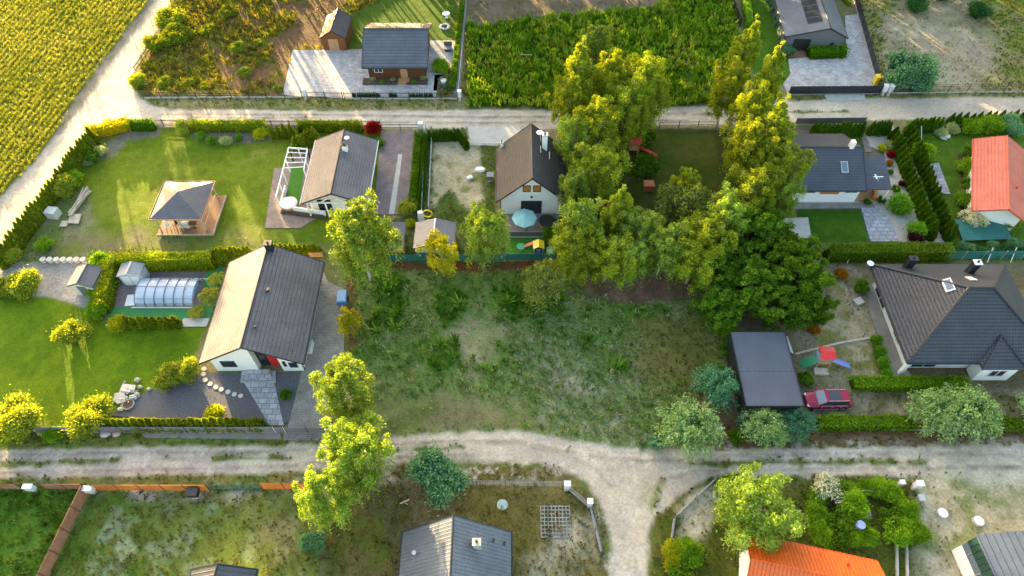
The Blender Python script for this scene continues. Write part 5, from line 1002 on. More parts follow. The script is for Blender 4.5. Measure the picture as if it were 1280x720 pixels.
fence('old wooden rail fence at the top of the dark lawn', [(824, 160), (896, 159)], 1.1, 'rail', 2.4, PALEW, BARKD)
fence('dark wire fence along the foot of the front hedge', [(1000, 537), (1300, 539)], 1.0, 'mesh', 2.5, CHAR, CHAR, CONCD)
fence('wire fence in the grass left of the white utility box', [(560, 606), (704, 607)], 1.1, 'mesh', 2.5, SILV, GREYM)
fence('bent grey fence from the utility box down beside the curved track', [(711, 613), (737, 635), (751, 692)], 1.1, 'mesh', 2.2, SILV, GREYM, SILV)
fence('angled grey fence at the sandy corner right of the track junction', [(893, 601), (842, 648), (838, 676)], 1.1, 'mesh', 2.4, SILV, GREYM, SILV)
fence('low fence down the left side of the lower right garden', [(838, 680), (829, 730)], 1.0, 'mesh', 2.4, CHAR, CHAR)
fence('dark fence beside the pale hedge strip at the top', [(925, 34), (910, -6)], 1.3, 'slat', 2.2, CHAR, BLACKP)
fence('thin wire fence in the lower garden behind the clipped shrubs', [(1060, 617), (1095, 618)], .9, 'mesh', 2.2, SILV, GREYM)
fence('low white wall with small lamps beside the parking pad', [(587, 181), (622, 182)], .5, 'solid', 1.8, WHITE, PVC, cat='wall', name='garden_wall')
fence('timber fence hidden along the left wall of the garage', [(912, 425), (924, 520)], 1.2, 'slat', 2.2, PALEW, BARKD)
fence('white wire fence around the left of the sandy yard', [(540, 176), (536, 262)], .9, 'mesh', 2.2, PVC, PVC)
fence('back wall of the thuja lined yard behind the dark blue roof', [(994, 155), (1080, 154)], 1.0, 'solid', 2.4, GREYM, GREYM)
for i, (a, b_, lb) in enumerate([((1059, 329), (1063, 318), 'leaning white pole beside the tall hedge left end'), ((1234, 328), (1242, 313), 'left leaning white pole over the teal fence'), ((1263, 328), (1272, 313), 'right leaning white pole over the teal fence'), ((1152, 175), (1145, 160), 'thin white pole leaning over the right hand thuja row')]):
    g0 = GG(*a, 0); g1 = (g0[0]+.15, g0[1]+.9, 1.6) if i < 3 else (g0[0]-.4, g0[1]+1, 1.5); solo('pole', lb, 'pole', MB().tube(g0, g1, .06), PVC, g0)
# ------------------------------------------------------------ trees
YG = [(100, 121, 30), (133, 152, 42), (160, 173, 60)]; DG = [(58, 92, 24), (86, 124, 32), (120, 154, 48)]; YY = [(136, 142, 28), (162, 164, 36), (184, 180, 52)]
BG = [(58, 104, 76), (98, 146, 110), (142, 182, 146)]; OL = [(96, 122, 42), (128, 154, 60), (154, 176, 84)]
TM = {}
def model(key, *a, **k): TM[key] = [make_tree(*a, **k), False]; TM[key].append(a[3])
model('birch', 'birch_tree', 'x', 'tree', 12.5, 3.8, YG, 11, n=26000, clump=.62, droop=.8, leaf=.115, shape=.9)
model('birch2', 'birch_tree', 'x', 'tree', 12.5, 3.2, OL, 12, n=23000, clump=.58, droop=.9, leaf=.115, shape=.85, up=.6)
model('tall', 'birch_tree', 'x', 'tree', 16.0, 2.3, YG, 13, n=24000, clump=.5, droop=.5, leaf=.12, shape=.62, up=.9, limbs=44)
model('tallb', 'birch_tree', 'x', 'tree', 14.0, 3.1, [(106, 124, 28), (138, 154, 38), (168, 176, 52)], 14, n=24000, clump=.55, droop=.5, leaf=.12, shape=.8, up=.7, limbs=40)
model('dark', 'broadleaf_tree', 'x', 'tree', 8.5, 3.6, DG, 15, n=26000, clump=.62, droop=.1, leaf=.12, shape=.7, up=.35, bark=BARKD, base=.1)
model('darkb', 'broadleaf_tree', 'x', 'tree', 7.5, 3.0, [(56, 86, 20), (82, 112, 30), (100, 134, 40)], 16, n=22000, clump=.58, droop=.15, leaf=.12, shape=.75, up=.5, bark=BARKD, base=.1)
model('small', 'young_birch', 'x', 'tree', 5.0, 2.0, YY, 17, n=8000, droop=.3, leaf=.10, shape=.8, trunk_r=.08, limbs=22, clump=.5)
model('weep', 'weeping_birch', 'x', 'tree', 5.5, 2.6, [(96, 114, 44), (124, 140, 66), (146, 158, 90)], 18, n=12000, droop=1.1, leaf=.10, shape=.6, trunk_r=.08, limbs=26, clump=.5)
def tree(key, u, v, label, sc=1.0, rz=None, frac=.6, group=None, sz=None):
    rt, used, H = TM[key]; x, y, _ = G(u, v, H*frac*(sz or sc)); S_ = (sc, sc, sz or sc); rz = rnd.uniform(0, 6.28) if rz is None else rz
    if not used: rt.location = (x, y, 0); rt.rotation_euler.z = rz; rt.scale = S_; rt['label'] = label; TM[key][1] = True; o = rt
    else: o = dup(rt, (x, y, 0), rz, S_, label)
    if group: o['group'] = group
    elif 'group' in o: del o['group']
    return o
tree('birch2', 446, 292, 'large weeping birch overhanging the back corner of the long charcoal roof', 1.12, 1.0)
tree('birch2', 603, 290, 'birch with pale limbs showing, left of the teal parasol terrace', .82, 2.0)
tree('small', 549, 316, 'small yellow topped tree in front of the pale green shed', 1.12, .5)
tree('weep', 681, 352, 'weeping birch alone at the top of the meadow, right of centre', 1.0, .2)
tree('birch2', 433, 486, 'bright yellow green birch at the right end of the grey panel fence', .86, 4.0)
tree('small', 437, 402, 'small wispy yellow tree beside the concrete drive edge', .72, 3.0)
tree('birch2', 440, 568, 'tall yellow green birch over the lower track, upper right of its pair', .95, 2.4)
tree('birch2', 404, 612, 'bright yellow birch over the lower track, lower left of its pair', .78, .4)
tree('birch2', 956, 628, 'spreading birch with forked pale trunk above the orange roof', 1.12, 5.2, sz=.68)
W_ = 'birches of the tall central grove'
for k, u, v, s, z, lb in [('tall', 728, 92, 1.0, .95, 'tall birch of the grove, leftmost against the thick green crop'), ('tallb', 768, 100, .95, .95, 'tall birch of the grove rising over the upper road at the crop edge'), ('birch', 808, 108, .95, 1.0, 'broad drooping birch of the grove, right side of the upper road crossing'),
        ('tallb', 748, 158, .95, .9, 'yellow tipped birch of the grove on the near side of the upper road'), ('birch2', 722, 170, .8, .85, 'birch of the grove closest to the steep brown roof, at its back corner'),
        ('birch', 745, 215, .9, .8, 'round birch of the grove above the gable with the orange blinds'), ('birch2', 722, 275, .85, .8, 'birch of the grove hanging over the black hot tub'), ('birch', 722, 312, .8, .7, 'low drooping birch of the grove right of the play lawn'),
        ('tall', 772, 262, .8, .7, 'upright birch in the centre of the grove, second from the hot tub'), ('birch2', 800, 290, .8, .72, 'pale limbed birch at the middle front of the grove'), ('birch', 762, 318, .75, .62, 'low birch at the front of the grove above the bare brown strip left end'),
        ('birch2', 832, 305, .85, .72, 'birch at the front of the grove above the bare brown strip centre'), ('tallb', 856, 232, .6, .62, 'slender light birch standing apart at the edge of the dark lawn'), ('weep', 862, 262, 1.5, 1.5, 'arching pale birch behind the slender light birch'),
        ('birch', 872, 295, .9, .75, 'wide pale birch at the right front of the grove'), ('birch2', 902, 268, .85, .8, 'birch bridging the grove and the bright tall row'), ('birch', 792, 132, .85, .95, 'birch of the grove hanging over the far side of the red play set'), ('tallb', 714, 126, .8, .85, 'outermost left birch of the grove at the crop edge by the upper road'),
        ('birch2', 722, 236, .62, .7, 'birch of the grove brushing the side of the steep brown roof'), ('birch2', 786, 322, .75, .6, 'low birch at the grove front above the bare brown strip middle left'), ('birch', 868, 322, .8, .62, 'low birch at the grove front above the bare strip right end'), ('birch2', 742, 60, .75, .95, 'far birch of the grove standing inside the thick green crop')]:
    tree(k, u, v, lb, s, sz=z, group=W_)
E_ = 'tall sunlit birches right of the grove'
for k, u, v, s, z, lb in [('tall', 930, 62, .85, .95, 'northernmost sunlit birch of the tall row, above the crop corner'), ('tallb', 912, 105, .8, .9, 'shaded birch on the left flank of the tall row at the upper road'), ('tall', 962, 98, .9, .95, 'sunlit birch of the tall row beside the paved yard'),
        ('tallb', 945, 140, .95, .95, 'sunlit birch of the tall row directly over the upper road'), ('tall', 972, 162, .95, .9, 'sunlit birch of the tall row touching the thuja yard behind the blue roof'), ('tallb', 935, 185, .9, .9, 'birch of the tall row on its left flank beside the dark lawn'),
        ('birch', 968, 205, .9, .85, 'broad birch of the tall row at the end of the dark blue roof'), ('birch', 948, 242, .9, .8, 'green birch of the tall row level with the front of the dark blue roof'), ('birch2', 985, 240, .7, .7, 'birch reaching over the left corner of the dark blue roof')]:
    tree(k, u, v, lb, s, sz=z, group=E_)
D_ = 'dark broadleaf trees below the tall row'
for k, u, v, s, z, lb in [('dark', 945, 290, 1.0, .95, 'dark green tree beside the pale stone patio'), ('dark', 900, 318, .9, .85, 'dark tree at the right end of the bare brown strip'), ('darkb', 985, 318, 1.1, 1.0, 'green tree left of the long clipped hedge end'),
        ('dark', 935, 352, .95, .85, 'dark tree directly behind the flat roofed garage, left side'), ('darkb', 1000, 345, 1.0, .95, 'green tree beside the leaning white pole'), ('darkb', 978, 378, .9, .8, 'green tree directly behind the flat roofed garage, right side'),
        ('dark', 900, 378, .7, .65, 'small dark tree at the back left corner of the garage'), ('darkb', 1012, 385, .75, .75, 'small bright green tree between garage and bare sandy yard')]:
    tree(k, u, v, lb, s, sz=z, group=D_)
# ------------------------------------------------------------ shrubs
SH = {
 'yel': make_bush('yellow_shrub', 2.6, 2.0, [(104, 124, 40), (140, 156, 50), (170, 180, 78)], 31, 7500, .10, 'lobed'),
 'wild': make_bush('shrub', 2.4, 2.1, [(90, 112, 34), (124, 140, 42), (154, 162, 58)], 30, 5200, .11, 'lobed'),
 'grn': make_bush('green_shrub', 1.8, 1.5, [(80, 118, 22), (114, 154, 32), (148, 184, 56)], 32, 6500, .085, 'lobed'),
 'ball': make_bush('round_shrub', 1.3, 1.0, [(72, 118, 26), (104, 152, 36), (136, 178, 58)], 33, 2600, .08, 'round'),
 'blue': make_bush('bluish_shrub', 2.6, 2.2, BG, 34, 9000, .10, 'lobed'),
 'arch': make_bush('arching_shrub', 2.2, 2.3, [(92, 130, 78), (140, 174, 114), (184, 206, 150)], 35, 11000, .08, 'arch'),
 'archb': make_bush('arching_shrub', 2.2, 2.3, [(58, 104, 78), (94, 146, 112), (138, 182, 146)], 36, 11000, .08, 'arch'),
 'dk': make_bush('dark_shrub', 1.8, 1.4, DG, 37, 3000, .1, 'lobed'),
 'red': make_bush('red_shrub', 2.0, 1.3, [(86, 18, 16), (130, 28, 24), (160, 44, 36)], 38, 3200, .1, 'round'),
 'pur': make_bush('purple_shrub', 1.3, 1.0, [(44, 22, 30), (66, 30, 40), (84, 44, 50)], 39, 2200, .08, 'round'),
 'ora': make_bush('orange_shrub', 1.0, .9, [(120, 84, 26), (160, 106, 30), (120, 120, 40)], 40, 1800, .08, 'round'),
 'wht': make_bush('white_flowering_shrub', 1.6, 1.3, [(84, 116, 50), (206, 210, 196), (226, 228, 220)], 41, 3400, .10, 'lobed'),
 'sil': make_bush('silver_shrub', 1.1, 1.0, [(120, 140, 90), (160, 172, 120), (182, 190, 150)], 42, 2200, .08, 'round'),
 'gold': make_bush('golden_shrub', 1.3, 1.2, [(128, 142, 20), (164, 172, 28), (190, 190, 50)], 43, 2800, .09, 'round'),
 'pine': make_bush('mountain_pine', 1.9, 1.6, [(40, 78, 44), (62, 106, 60), (90, 136, 80)], 44, 4200, .09, 'round'),
}
NM = dict(wild='shrub', yel='shrub', grn='shrub', ball='round_shrub', blue='shrub', arch='arching_shrub', archb='arching_shrub', dk='shrub', red='red_shrub', pur='purple_shrub', ora='orange_shrub', wht='flowering_shrub', sil='silver_shrub', gold='golden_shrub', pine='mountain_pine')
def shrub(k, u, v, sc, label, group=None, h=None): put(SH[k], NM[k], label, 'shrub', GG(u, v, 0), (sc, sc, (h or sc)), group=group)
for a in [
 ('yel', 28, 528, 1.35, 'large yellow green shrub at the left edge, bottom corner of the wide lawn'), ('yel', 122, 522, 1.15, 'large yellow green shrub at the left end of the clipped thuja row'),
 ('yel', 102, 420, .9, 'loose yellow shrub standing alone in the lawn below the gravel pad'), ('gold', 148, 408, .95, 'bright golden shrub at the pool garden corner'), ('yel', 32, 362, 1.0, 'bushy yellow shrub on the gravel pad at the left edge'),
 ('yel', 10, 366, .8, 'smaller yellow shrub at the very left edge of the gravel pad'), ('gold', 270, 517, .85, 'round yellow green ball shrub on the dark gravel'), ('dk', 358, 496, .45, 'small dark plant on the gravel right of the slab path'),
 ('yel', 212, 480, .75, 'left half of the golden spreading juniper by the lawn edge'), ('yel', 232, 468, .75, 'right half of the golden spreading juniper by the roof corner'), ('grn', 70, 608-62, .6, 'low yellow weeds on the verge below the left shrubs'),
 ('grn', 128, 372, .9, 'green shrub right of the small cream shed'), ('grn', 124, 392, .8, 'green shrub between gravel pad and pool garden'), ('grn', 128, 330, .8, 'yellow green shrub behind the small cream shed'),
 ('yel', 78, 242, .9, 'sunlit yellow shrub beside the diagonal hedge above the water tank'), ('grn', 95, 228, .9, 'leafy green shrub bed above the plank heap'), ('sil', 126, 192, 1.1, 'pale flowering shrub at the top corner of the gazebo plot'), ('sil', 112, 204, .8, 'pale shrub beside the diagonal hedge top'),
 ('dk', 118, 200, .8, 'dark shrub between the pale shrubs at the hedge top'), ('grn', 58, 310, .7, 'tuft of yellow green leaves above the row of planters'), ('yel', 18, 322, .7, 'yellow shrub at the lower end of the diagonal hedge'),
 ('wild', 200, 60, 1.04, 'sunlit yellow thicket shrub along the rail fence', None, 0.72), ('wild', 218, 28, 1.23, 'tall sunlit thicket shrub beside the diagonal track', None, 0.85), ('wild', 222, 50, 1.14, 'thicket shrub set back behind the rail fence', None, 0.78), ('wild', 205, 105, 0.56, 'sunlit shrub near the wild plot front corner', None, 0.32),
 ('wild', 296, 62, 0.62, 'yellow shrub in the middle of the wild plot', None, 0.35), ('wild', 306, 92, 0.56, 'yellow shrub in front middle of the wild plot', None, 0.32), ('wild', 325, 55, 0.43, 'smaller yellow shrub right of the middle of the wild plot', None, 0.24), ('wild', 348, 112, 0.37, 'yellow shrub at the front of the bare brown ground', None, 0.21),
 ('wild', 236, 106, 0.50, 'low weedy shrub at the front of the wild plot', None, 0.28), ('wild', 255, 110, 0.43, 'small weedy shrub near the wild plot wire fence', None, 0.24), ('wild', 262, 40, 0.68, 'weedy shrub in the left middle of the wild plot', None, 0.39), ('wild', 285, 18, 0.74, 'weedy shrub at the back of the wild plot', None, 0.42),
 ('yel', 172, 106, .7, 'yellow shrub outside the broken rail fence'), ('ball', 252, 172, .7, 'small round green shrub, left one under the upper road fence'), ('ball', 266, 178, .7, 'round light green shrub in the bed left of the pale shrub'), ('sil', 284, 178, .9, 'pale shrub in the bed under the upper road fence'),
 ('ball', 299, 175, .6, 'small round shrub right of the pale shrub in the bed'), ('gold', 326, 170, .9, 'golden shrub at the right end of the bed'), ('yel', 232, 166, .6, 'low yellow shrub at the left end of the bed'),
 ('red', 466, 166, .95, 'deep red leaved shrub beside the grey sliding gate'), ('dk', 473, 182, .6, 'dark shrub below the red leaved shrub'),
 ('grn', 552, 88, .9, 'dense green shrub on the paving right of the timber cabin'), ('pine', 560, 112, .35, 'small dark plant in front of the fountain basin'), ('sil', 466, 101, .5, 'pale shrub at the left end of the cabin bed'), ('ball', 478, 105, .4, 'small green shrub second in the cabin bed'),
 ('sil', 492, 101, .5, 'pale shrub left of the cabin steps'), ('sil', 529, 99, .55, 'pale shrub at the right end of the cabin bed'), ('ball', 518, 104, .4, 'small green shrub right of the cabin steps'),
 ('gold', 514, 282, .6, 'yellow plant on the corner between drive and pale green shed'), ('yel', 512, 262, .7, 'wispy yellow shrub at the lower end of the brown block drive'),
 ('pine', 1142, 14, 1.1, 'left dark mountain pine in the bare upper right plot'), ('pine', 1220, 22, 1.2, 'right dark mountain pine in the bare upper right plot'), ('pine', 1176, 0, .9, 'dark pine cut by the top edge between the two mountain pines'),
 ('blue', 1128, 108, 1.45, 'big bluish green shrub beside the two white pillars', None, 1.75), ('blue', 548, 604, 1.2, 'grey green round shrub below the lower track'), ('blue', 393, 680, .5, 'small bluish shrub under the yellow birch'),
 ('arch', 857, 547, 1.6, 'large pale arching shrub at the lower right meadow corner'), ('archb', 892, 494, 1.25, 'bluish arching shrub at the left wall of the garage'), ('arch', 948, 541, 1.15, 'pale arching shrub in front of the garage, left'),
 ('arch', 968, 545, .7, 'pale arching shrub in front of the garage, middle'), ('archb', 992, 536, .95, 'bluish arching shrub in front of the garage corner beside the car'), ('archb', 932, 532, .6, 'small bluish arching shrub at the front left corner of the garage'), ('dk', 918, 548, .6, 'small dark shrub below the garage left corner'), ('archb', 818, 556, .45, 'small teal green sprig left of the large pale arching shrub'),
 ('arch', 1157, 527, 1.35, 'pale arching shrub in the front hedge, left of its pair'), ('arch', 1198, 527, 1.5, 'pale arching shrub in the front hedge, right of its pair'), ('arch', 1288, 520, 1.0, 'pale arching shrub cut by the right edge at the front hedge'),
 ('ball', 1094, 428, .7, 'topmost of four round clipped shrubs along the curved driveway'), ('ball', 1098, 443, .75, 'second from top of four round clipped shrubs along the curved driveway'), ('ball', 1103, 457, .75, 'third from top of four round clipped shrubs along the curved driveway'), ('ball', 1106, 470, .75, 'lowest of four round clipped shrubs along the curved driveway'),
 ('dk', 1076, 362, .6, 'dark shrub at the top of the curved driveway'), ('ora', 1050, 346, .9, 'orange brown shrub near the leaning white pole'), ('ora', 1017, 415, .8, 'orange tinted shrub at the bright green tree beside the garage'),
 ('ball', 1122, 262, 1.55, 'large round bright green shrub on the light gravel'), ('ball', 1142, 292, 1.3, 'second round bright shrub lower on the light gravel'), ('pur', 1142, 303, 1.0, 'dark purple shrub at the foot of the light gravel'), ('gold', 1101, 187, .55, 'small golden shrub by the dark blue roof annex'), ('sil', 1112, 186, .9, 'silver shrub right of the small golden shrub'),
 ('ora', 1111, 206, .6, 'orange shrub below the silver shrub'), ('red', 1111, 196, .5, 'low red shrub between silver and orange shrubs'), ('dk', 1111, 217, .3, 'tiny dark plant on the light gravel by the annex'), ('dk', 1118, 238, .4, 'low blue green mat on the light gravel'), ('dk', 1097, 170, .25, 'tiny dark shrub at the top of the light gravel'),
 ('dk', 1083, 254, .35, 'clipped dark plant left of the porch steps'), ('dk', 1100, 252, .4, 'clipped dark plant right of the porch bench'), ('pur', 1125, 232, .5, 'small dark purple shrub at the foot of the thuja row'),
 ('grn', 1152, 196, 1.0, 'bright green shrub at the head of the grey slab'), ('wht', 1212, 278, 1.1, 'white flowering shrub at the teal tarpaulin corner'), ('grn', 1204, 255, .8, 'pale green shrub above the white flowering shrub'), ('grn', 1207, 215, .9, 'green shrub against the red tiled roof, upper'), ('dk', 1210, 235, .8, 'dark shrub against the red tiled roof, middle'), ('dk', 1210, 195, .8, 'dark shrub at the back corner of the red tiled roof'),
 ('sil', 1174, 168, 1.0, 'pale green shrub beside the stone among the flowers'), ('sil', 1190, 164, 1.0, 'pale flowering shrub right of the stone among the flowers'), ('grn', 1212, 164, 1.0, 'light green shrub along the upper road right of the flowers'), ('grn', 1232, 162, 1.15, 'larger light green shrub along the upper road'), ('blue', 1258, 164, .75, 'bluish shrub along the upper road near the right edge'), ('dk', 1276, 160, .8, 'dark shrub along the upper road at the right edge'),
 ('grn', 1259, 280, .8, 'green shrub between tarpaulin and red roof'), ('blue', 1268, 312, .5, 'bluish hedge shrub right of the teal tarpaulin'), ('blue', 1238, 314, .4, 'bluish hedge shrub below the teal tarpaulin'), ('blue', 1205, 314, .4, 'bluish hedge shrub at the tall hedge end'),
 ('wht', 1031, 614, 1.0, 'white flowering shrub on top of the lower garden'), ('grn', 1019, 622, 0.61, 'green shrub left of the white flowering shrub of the lower garden'), ('grn', 1016, 640, 0.65, 'green shrub second down the left column of the lower garden'), ('grn', 1020, 658, 0.65, 'green shrub third down the left column of the lower garden'), ('grn', 1026, 672, 0.76, 'wide green shrub at the foot of the left column of the lower garden'),
 ('grn', 1063, 632, .95, 'bright green shrub left of the grey round cover'), ('grn', 1066, 652, .8, 'bright green shrub below left of the grey round cover'), ('grn', 1062, 672, 0.76, 'green shrub near the blue pot of the lower garden'), ('grn', 1080, 672, 0.72, 'green shrub right of the blue pot of the lower garden'), ('dk', 1045, 655, .9, 'dark shrub in the middle of the lower garden'), ('dk', 1046, 672, .8, 'dark shrub low in the middle of the lower garden'),
 ('grn', 1064, 612, 0.46, 'small green shrub near the track in the lower garden'), ('grn', 1082, 612, 0.61, 'green shrub left in the upper row of the lower garden'), ('grn', 1100, 614, 0.84, 'biggest green shrub in the upper row of the lower garden'), ('grn', 1116, 620, 0.61, 'green shrub right in the upper row of the lower garden'), ('grn', 1128, 638, 0.78, 'bright round shrub below the white gate cabinet'),
 ('dk', 1112, 650, .8, 'dark shrub below the bright round shrub'), ('grn', 1118, 668, 0.94, 'broad green shrub at the head of the narrow bed'), ('grn', 1140, 668, 0.78, 'green shrub right of the narrow bed'), ('dk', 912, 612, .9, 'dark shrub at the left of the spreading birch'), ('dk', 1046, 615, .7, 'dark shrub right of the white flowering shrub of the lower garden'),
 ('gold', 842, 690, .9, 'bright yellow green shrub at the low fence, upper one'), ('gold', 840, 708, .9, 'bright yellow green shrub at the low fence, lower one'), ('grn', 858, 692, .9, 'green shrub right of the bright shrubs at the low fence'), ('dk', 848, 722, .8, 'dark shrub cut by the bottom edge at the low fence'),
 ('dk', 905, 400, .8, 'dark undergrowth shrub at the back left of the garage'), ('dk', 908, 440, .7, 'dark shrub along the left wall of the garage'), ('dk', 905, 470, .6, 'dark shrub low along the left wall of the garage'), ('dk', 1005, 475, .6, 'low green shrub between garage and the red roofed play tower'), ('grn', 905, 415, .8, 'mid green shrub at the garage back corner'),
 ('dk', 690, 300, .9, 'dark shrub under the grove beside the play lawn'), ('dk', 802, 180, 1.3, 'dark shrub mass under the red play set'), ('dk', 808, 215, 1.2, 'dark shrub left of the crate under the birches'), ('dk', 790, 160, 1.2, 'dark shrub under the birches at the upper road'),
]: shrub(*a)
solo('flower_pot', 'blue pot among the shrubs of the lower garden', 'pot', MB().disc(0, 0, 0, .35, 1.5, 10, top=1.1), BLUEP, (0, 0, 0)).location = GG(1068, 662, 0)
for i in range(9):                   # bluish border along the paved yard house
    u, v = 963+i*2.6+(i % 2)*2, 2+i*8.5; put(SH['blue'], 'shrub', W7[i]+' bluish border shrub from the top, along the pale sheet roof', 'shrub', GG(u, v, 0), (.42, .42, .5), group='border shrubs along the pale sheet roof')
# palms
pal = thing('palm', 'x', 'palm'); ORG[pal] = (0, 0, 0); part(pal, 'trunk', MB().tube((0, 0, 0), (.1, 0, 1.5), .14, .1, 8), BARKD)
rs = np.random.RandomState(3); cc = []; aa = []
for k in range(26):
    az = k*2.4; e = rs.uniform(.1, .9)
    for t in np.linspace(.1, 1, 16):
        for s in (-1, 1): cc.append((cos(az)*t*1.1+.1, sin(az)*t*1.1, 1.5+e*t*.9-t*t*.75)); aa.append((cos(az)*.7-s*sin(az)*.8, sin(az)*.7+s*cos(az)*.8, -.3))
cc = np.array(cc); aa = np.array(aa); aa /= np.linalg.norm(aa, axis=1, keepdims=True); bb = np.cross(aa, rdir(len(aa), rs)); o = link('fronds', leafmesh('fronds', cc+aa*.12, aa*.2, bb*.045, np.tile(lin((150, 156, 60)), (len(cc), 1))), pal); ORG[o] = (0, 0, 0)
pal.location = GG(266, 377, 0); pal['label'] = 'lower yellow crowned palm between pool and long charcoal roof'
dup(pal, GG(274, 357, 0), 1.0, .9, 'upper yellow crowned palm beside the back eave of the long charcoal roof'); p2 = dup(pal, GG(247, 393, 0), 2.0, (.8, .8, .35), 'low green palm on the green surround below the pool cover')
# ------------------------------------------------------------ thuja rows
TH = [make_bush('thuja', 2.2, .48, [(52, 86, 20), (74, 110, 26), (104, 136, 40)], 50+i, 1500, .085, 'cone') for i in range(3)]
TY = [make_bush('thuja', 2.2, .5, [(84, 108, 22), (116, 136, 32), (152, 160, 50)], 60+i, 1500, .085, 'cone') for i in range(3)]
NT = [0]
_o = 'first second third fourth fifth sixth seventh eighth ninth tenth eleventh twelfth thirteenth fourteenth fifteenth sixteenth seventeenth eighteenth nineteenth'.split()
def ordinal(i):
    if i < 19: return _o[i]
    t, u = divmod(i+1, 10); return {2: 'twentieth', 3: 'thirtieth', 4: 'fortieth'}[t] if u == 0 else {2: 'twenty', 3: 'thirty', 4: 'forty'}[t]+'-'+_o[u-1]
def row(a, b_, n, sc, label, group, kit=TH, w=1.0, jit=.05):
    A, Bq = GG(*a, 0), GG(*b_, 0)
    for i in range(n):
        f = (i+.5)/n; s = sc*rnd.uniform(.9, 1.1); NT[0] += 1
        put(kit[i % 3], 'thuja', (ordinal(i)+(' from top: ' if abs(b_[1]-a[1]) > abs(b_[0]-a[0]) else ' from left: ')+label) if n > 1 else label, 'thuja', (A[0]+(Bq[0]-A[0])*f+rnd.uniform(-jit, jit), A[1]+(Bq[1]-A[1])*f+rnd.uniform(-jit, jit), 0), (s*w, s*w, s), group=group)
row((122, 178), (6, 336), 34, 1.2, 'sunlit thuja of the long diagonal row along the pale track', 'thujas along the diagonal track', TY)
row((137, 535), (330, 535), 22, 1.0, 'clipped thuja in the row behind the grey panel fence', 'thujas behind the grey panel fence', TY, 1.25)
row((168, 409), (228, 408), 7, 1.0, 'thuja in the short row below the pool cover', 'thujas below the pool cover', TY, 1.15)
row((160, 408), (168, 408), 1, .9, 'single thuja beside the golden shrub of the pool garden', None, TY, 1.1)
row((272, 330), (320, 326), 9, 1.25, 'thuja in the row behind the long charcoal roof', 'thujas behind the long charcoal roof', TY, 1.0)
row((340, 316), (404, 318), 11, .8, 'thuja in the row between gazebo lawn and the long charcoal roof', 'thujas at the top of the concrete drive', TY, 1.1)
row((338, 172), (370, 172), 4, 1.0, 'upright thuja in the group of four under the upper road fence', 'thujas under the upper road fence', TY)
row((370, 190), (398, 178), 6, 1.15, 'tall thuja in the clump behind the white pergola', 'thujas behind the white pergola', TY, 1.1)
row((536, 176), (576, 175), 9, .85, 'thuja in the row along the top of the sandy yard', 'thujas along the top of the sandy yard'); row((577, 178), (584, 188), 3, .85, 'thuja at the corner of the parking pad', 'thujas at the parking pad corner')
row((533, 176), (525, 268), 24, .8, 'thuja in the column between brown block drive and sandy yard', 'thujas between drive and sandy yard', TH, 1.1)
row((1012, 169), (1076, 169), 12, 1.0, 'thuja in the row of twelve behind the dark blue roof', 'thujas behind the dark blue roof'); row((1083, 168), (1109, 168), 6, 1.0, 'thuja in the short row right of the garden path', 'thujas right of the garden path')
row((1112, 172), (1163, 303), 21, 1.1, 'thuja in the left column of the slanting double row', 'thujas of the slanting left column', TH, 1.15); row((1132, 166), (1184, 303), 21, 1.1, 'thuja in the right column of the slanting double row', 'thujas of the slanting right column', TH, 1.15)
row((1134, 166), (1172, 163), 7, 1.05, 'thuja along the upper road left of the flowers', 'thujas along the upper road'); row((1180, 156), (1284, 153), 12, .95, 'thuja behind the light shrubs of the upper road', 'thujas behind the light shrubs')
row((440, 121.5), (476, 121.5), 12, .38, 'small thuja in the left run inside the cabin fence', 'small thujas of the left run'); row((486, 121.5), (497, 121.5), 4, .38, 'small thuja just left of the cabin garden gate', 'small thujas by the cabin gate'); row((511, 121.5), (542, 121.5), 10, .38, 'small thuja in the right run inside the cabin fence', 'small thujas of the right run')
# ------------------------------------------------------------ hedges
HY = [(98, 120, 24), (134, 152, 34), (170, 176, 52)]; HG = [(60, 94, 20), (88, 124, 26), (120, 152, 40)]
g2 = lambda *p: [G(u, v)[:2] for u, v in p]
make_hedge('tall clipped hedge along the back of the pool garden', g2((146, 336), (272, 333)), 1.3, 2.2, HY, seed=71)
make_hedge('hedge running down the left side of the pool garden', g2((147, 338), (132, 392)), 1.3, 1.9, HY, seed=72)
make_hedge('bright yellow hedge at the track corner of the gazebo plot', g2((112, 172), (165, 158)), 1.8, 1.3, [(140, 140, 24), (168, 164, 30), (184, 178, 50)], seed=73, wob=.3)
make_hedge('low hedge under the left part of the upper road fence', g2((165, 162), (196, 162)), .8, 1.6, HG, seed=74, wob=.2)
make_hedge('low hedge under the middle of the upper road fence', g2((240, 163), (336, 163)), .8, 1.6, HY, seed=75, wob=.2)
make_hedge('low hedge at the right end of the upper road fence', g2((372, 163), (455, 164)), .8, 1.6, HY, seed=76, wob=.2)
make_hedge('dark hedge along the right edge of the brown block drive', g2((524, 170), (516, 266)), .9, 1.2, HG, seed=77)
make_hedge('long tall clipped hedge below the dark lawn and light gravel', g2((1028, 322), (1182, 322)), 1.6, 1.9, [(66, 92, 24), (92, 120, 32), (112, 138, 46)], seed=78)
make_hedge('dark hedge below the teal tarpaulin', g2((1184, 319), (1296, 318)), 1.1, 1.0, [(34, 74, 44), (58, 100, 60), (84, 124, 74)], seed=79, wob=.25)
make_hedge('bright clipped hedge in front of the hip roofed house', g2((1062, 482), (1208, 483)), 1.4, 1.0, [(80, 118, 22), (110, 146, 30), (136, 164, 46)], seed=80)
make_hedge('front hedge along the lower track from the garage to the paired arching shrubs', g2((1018, 532), (1142, 532)), 1.3, 1.2, [(74, 106, 22), (104, 136, 30), (130, 152, 46)], seed=81, wob=.3)
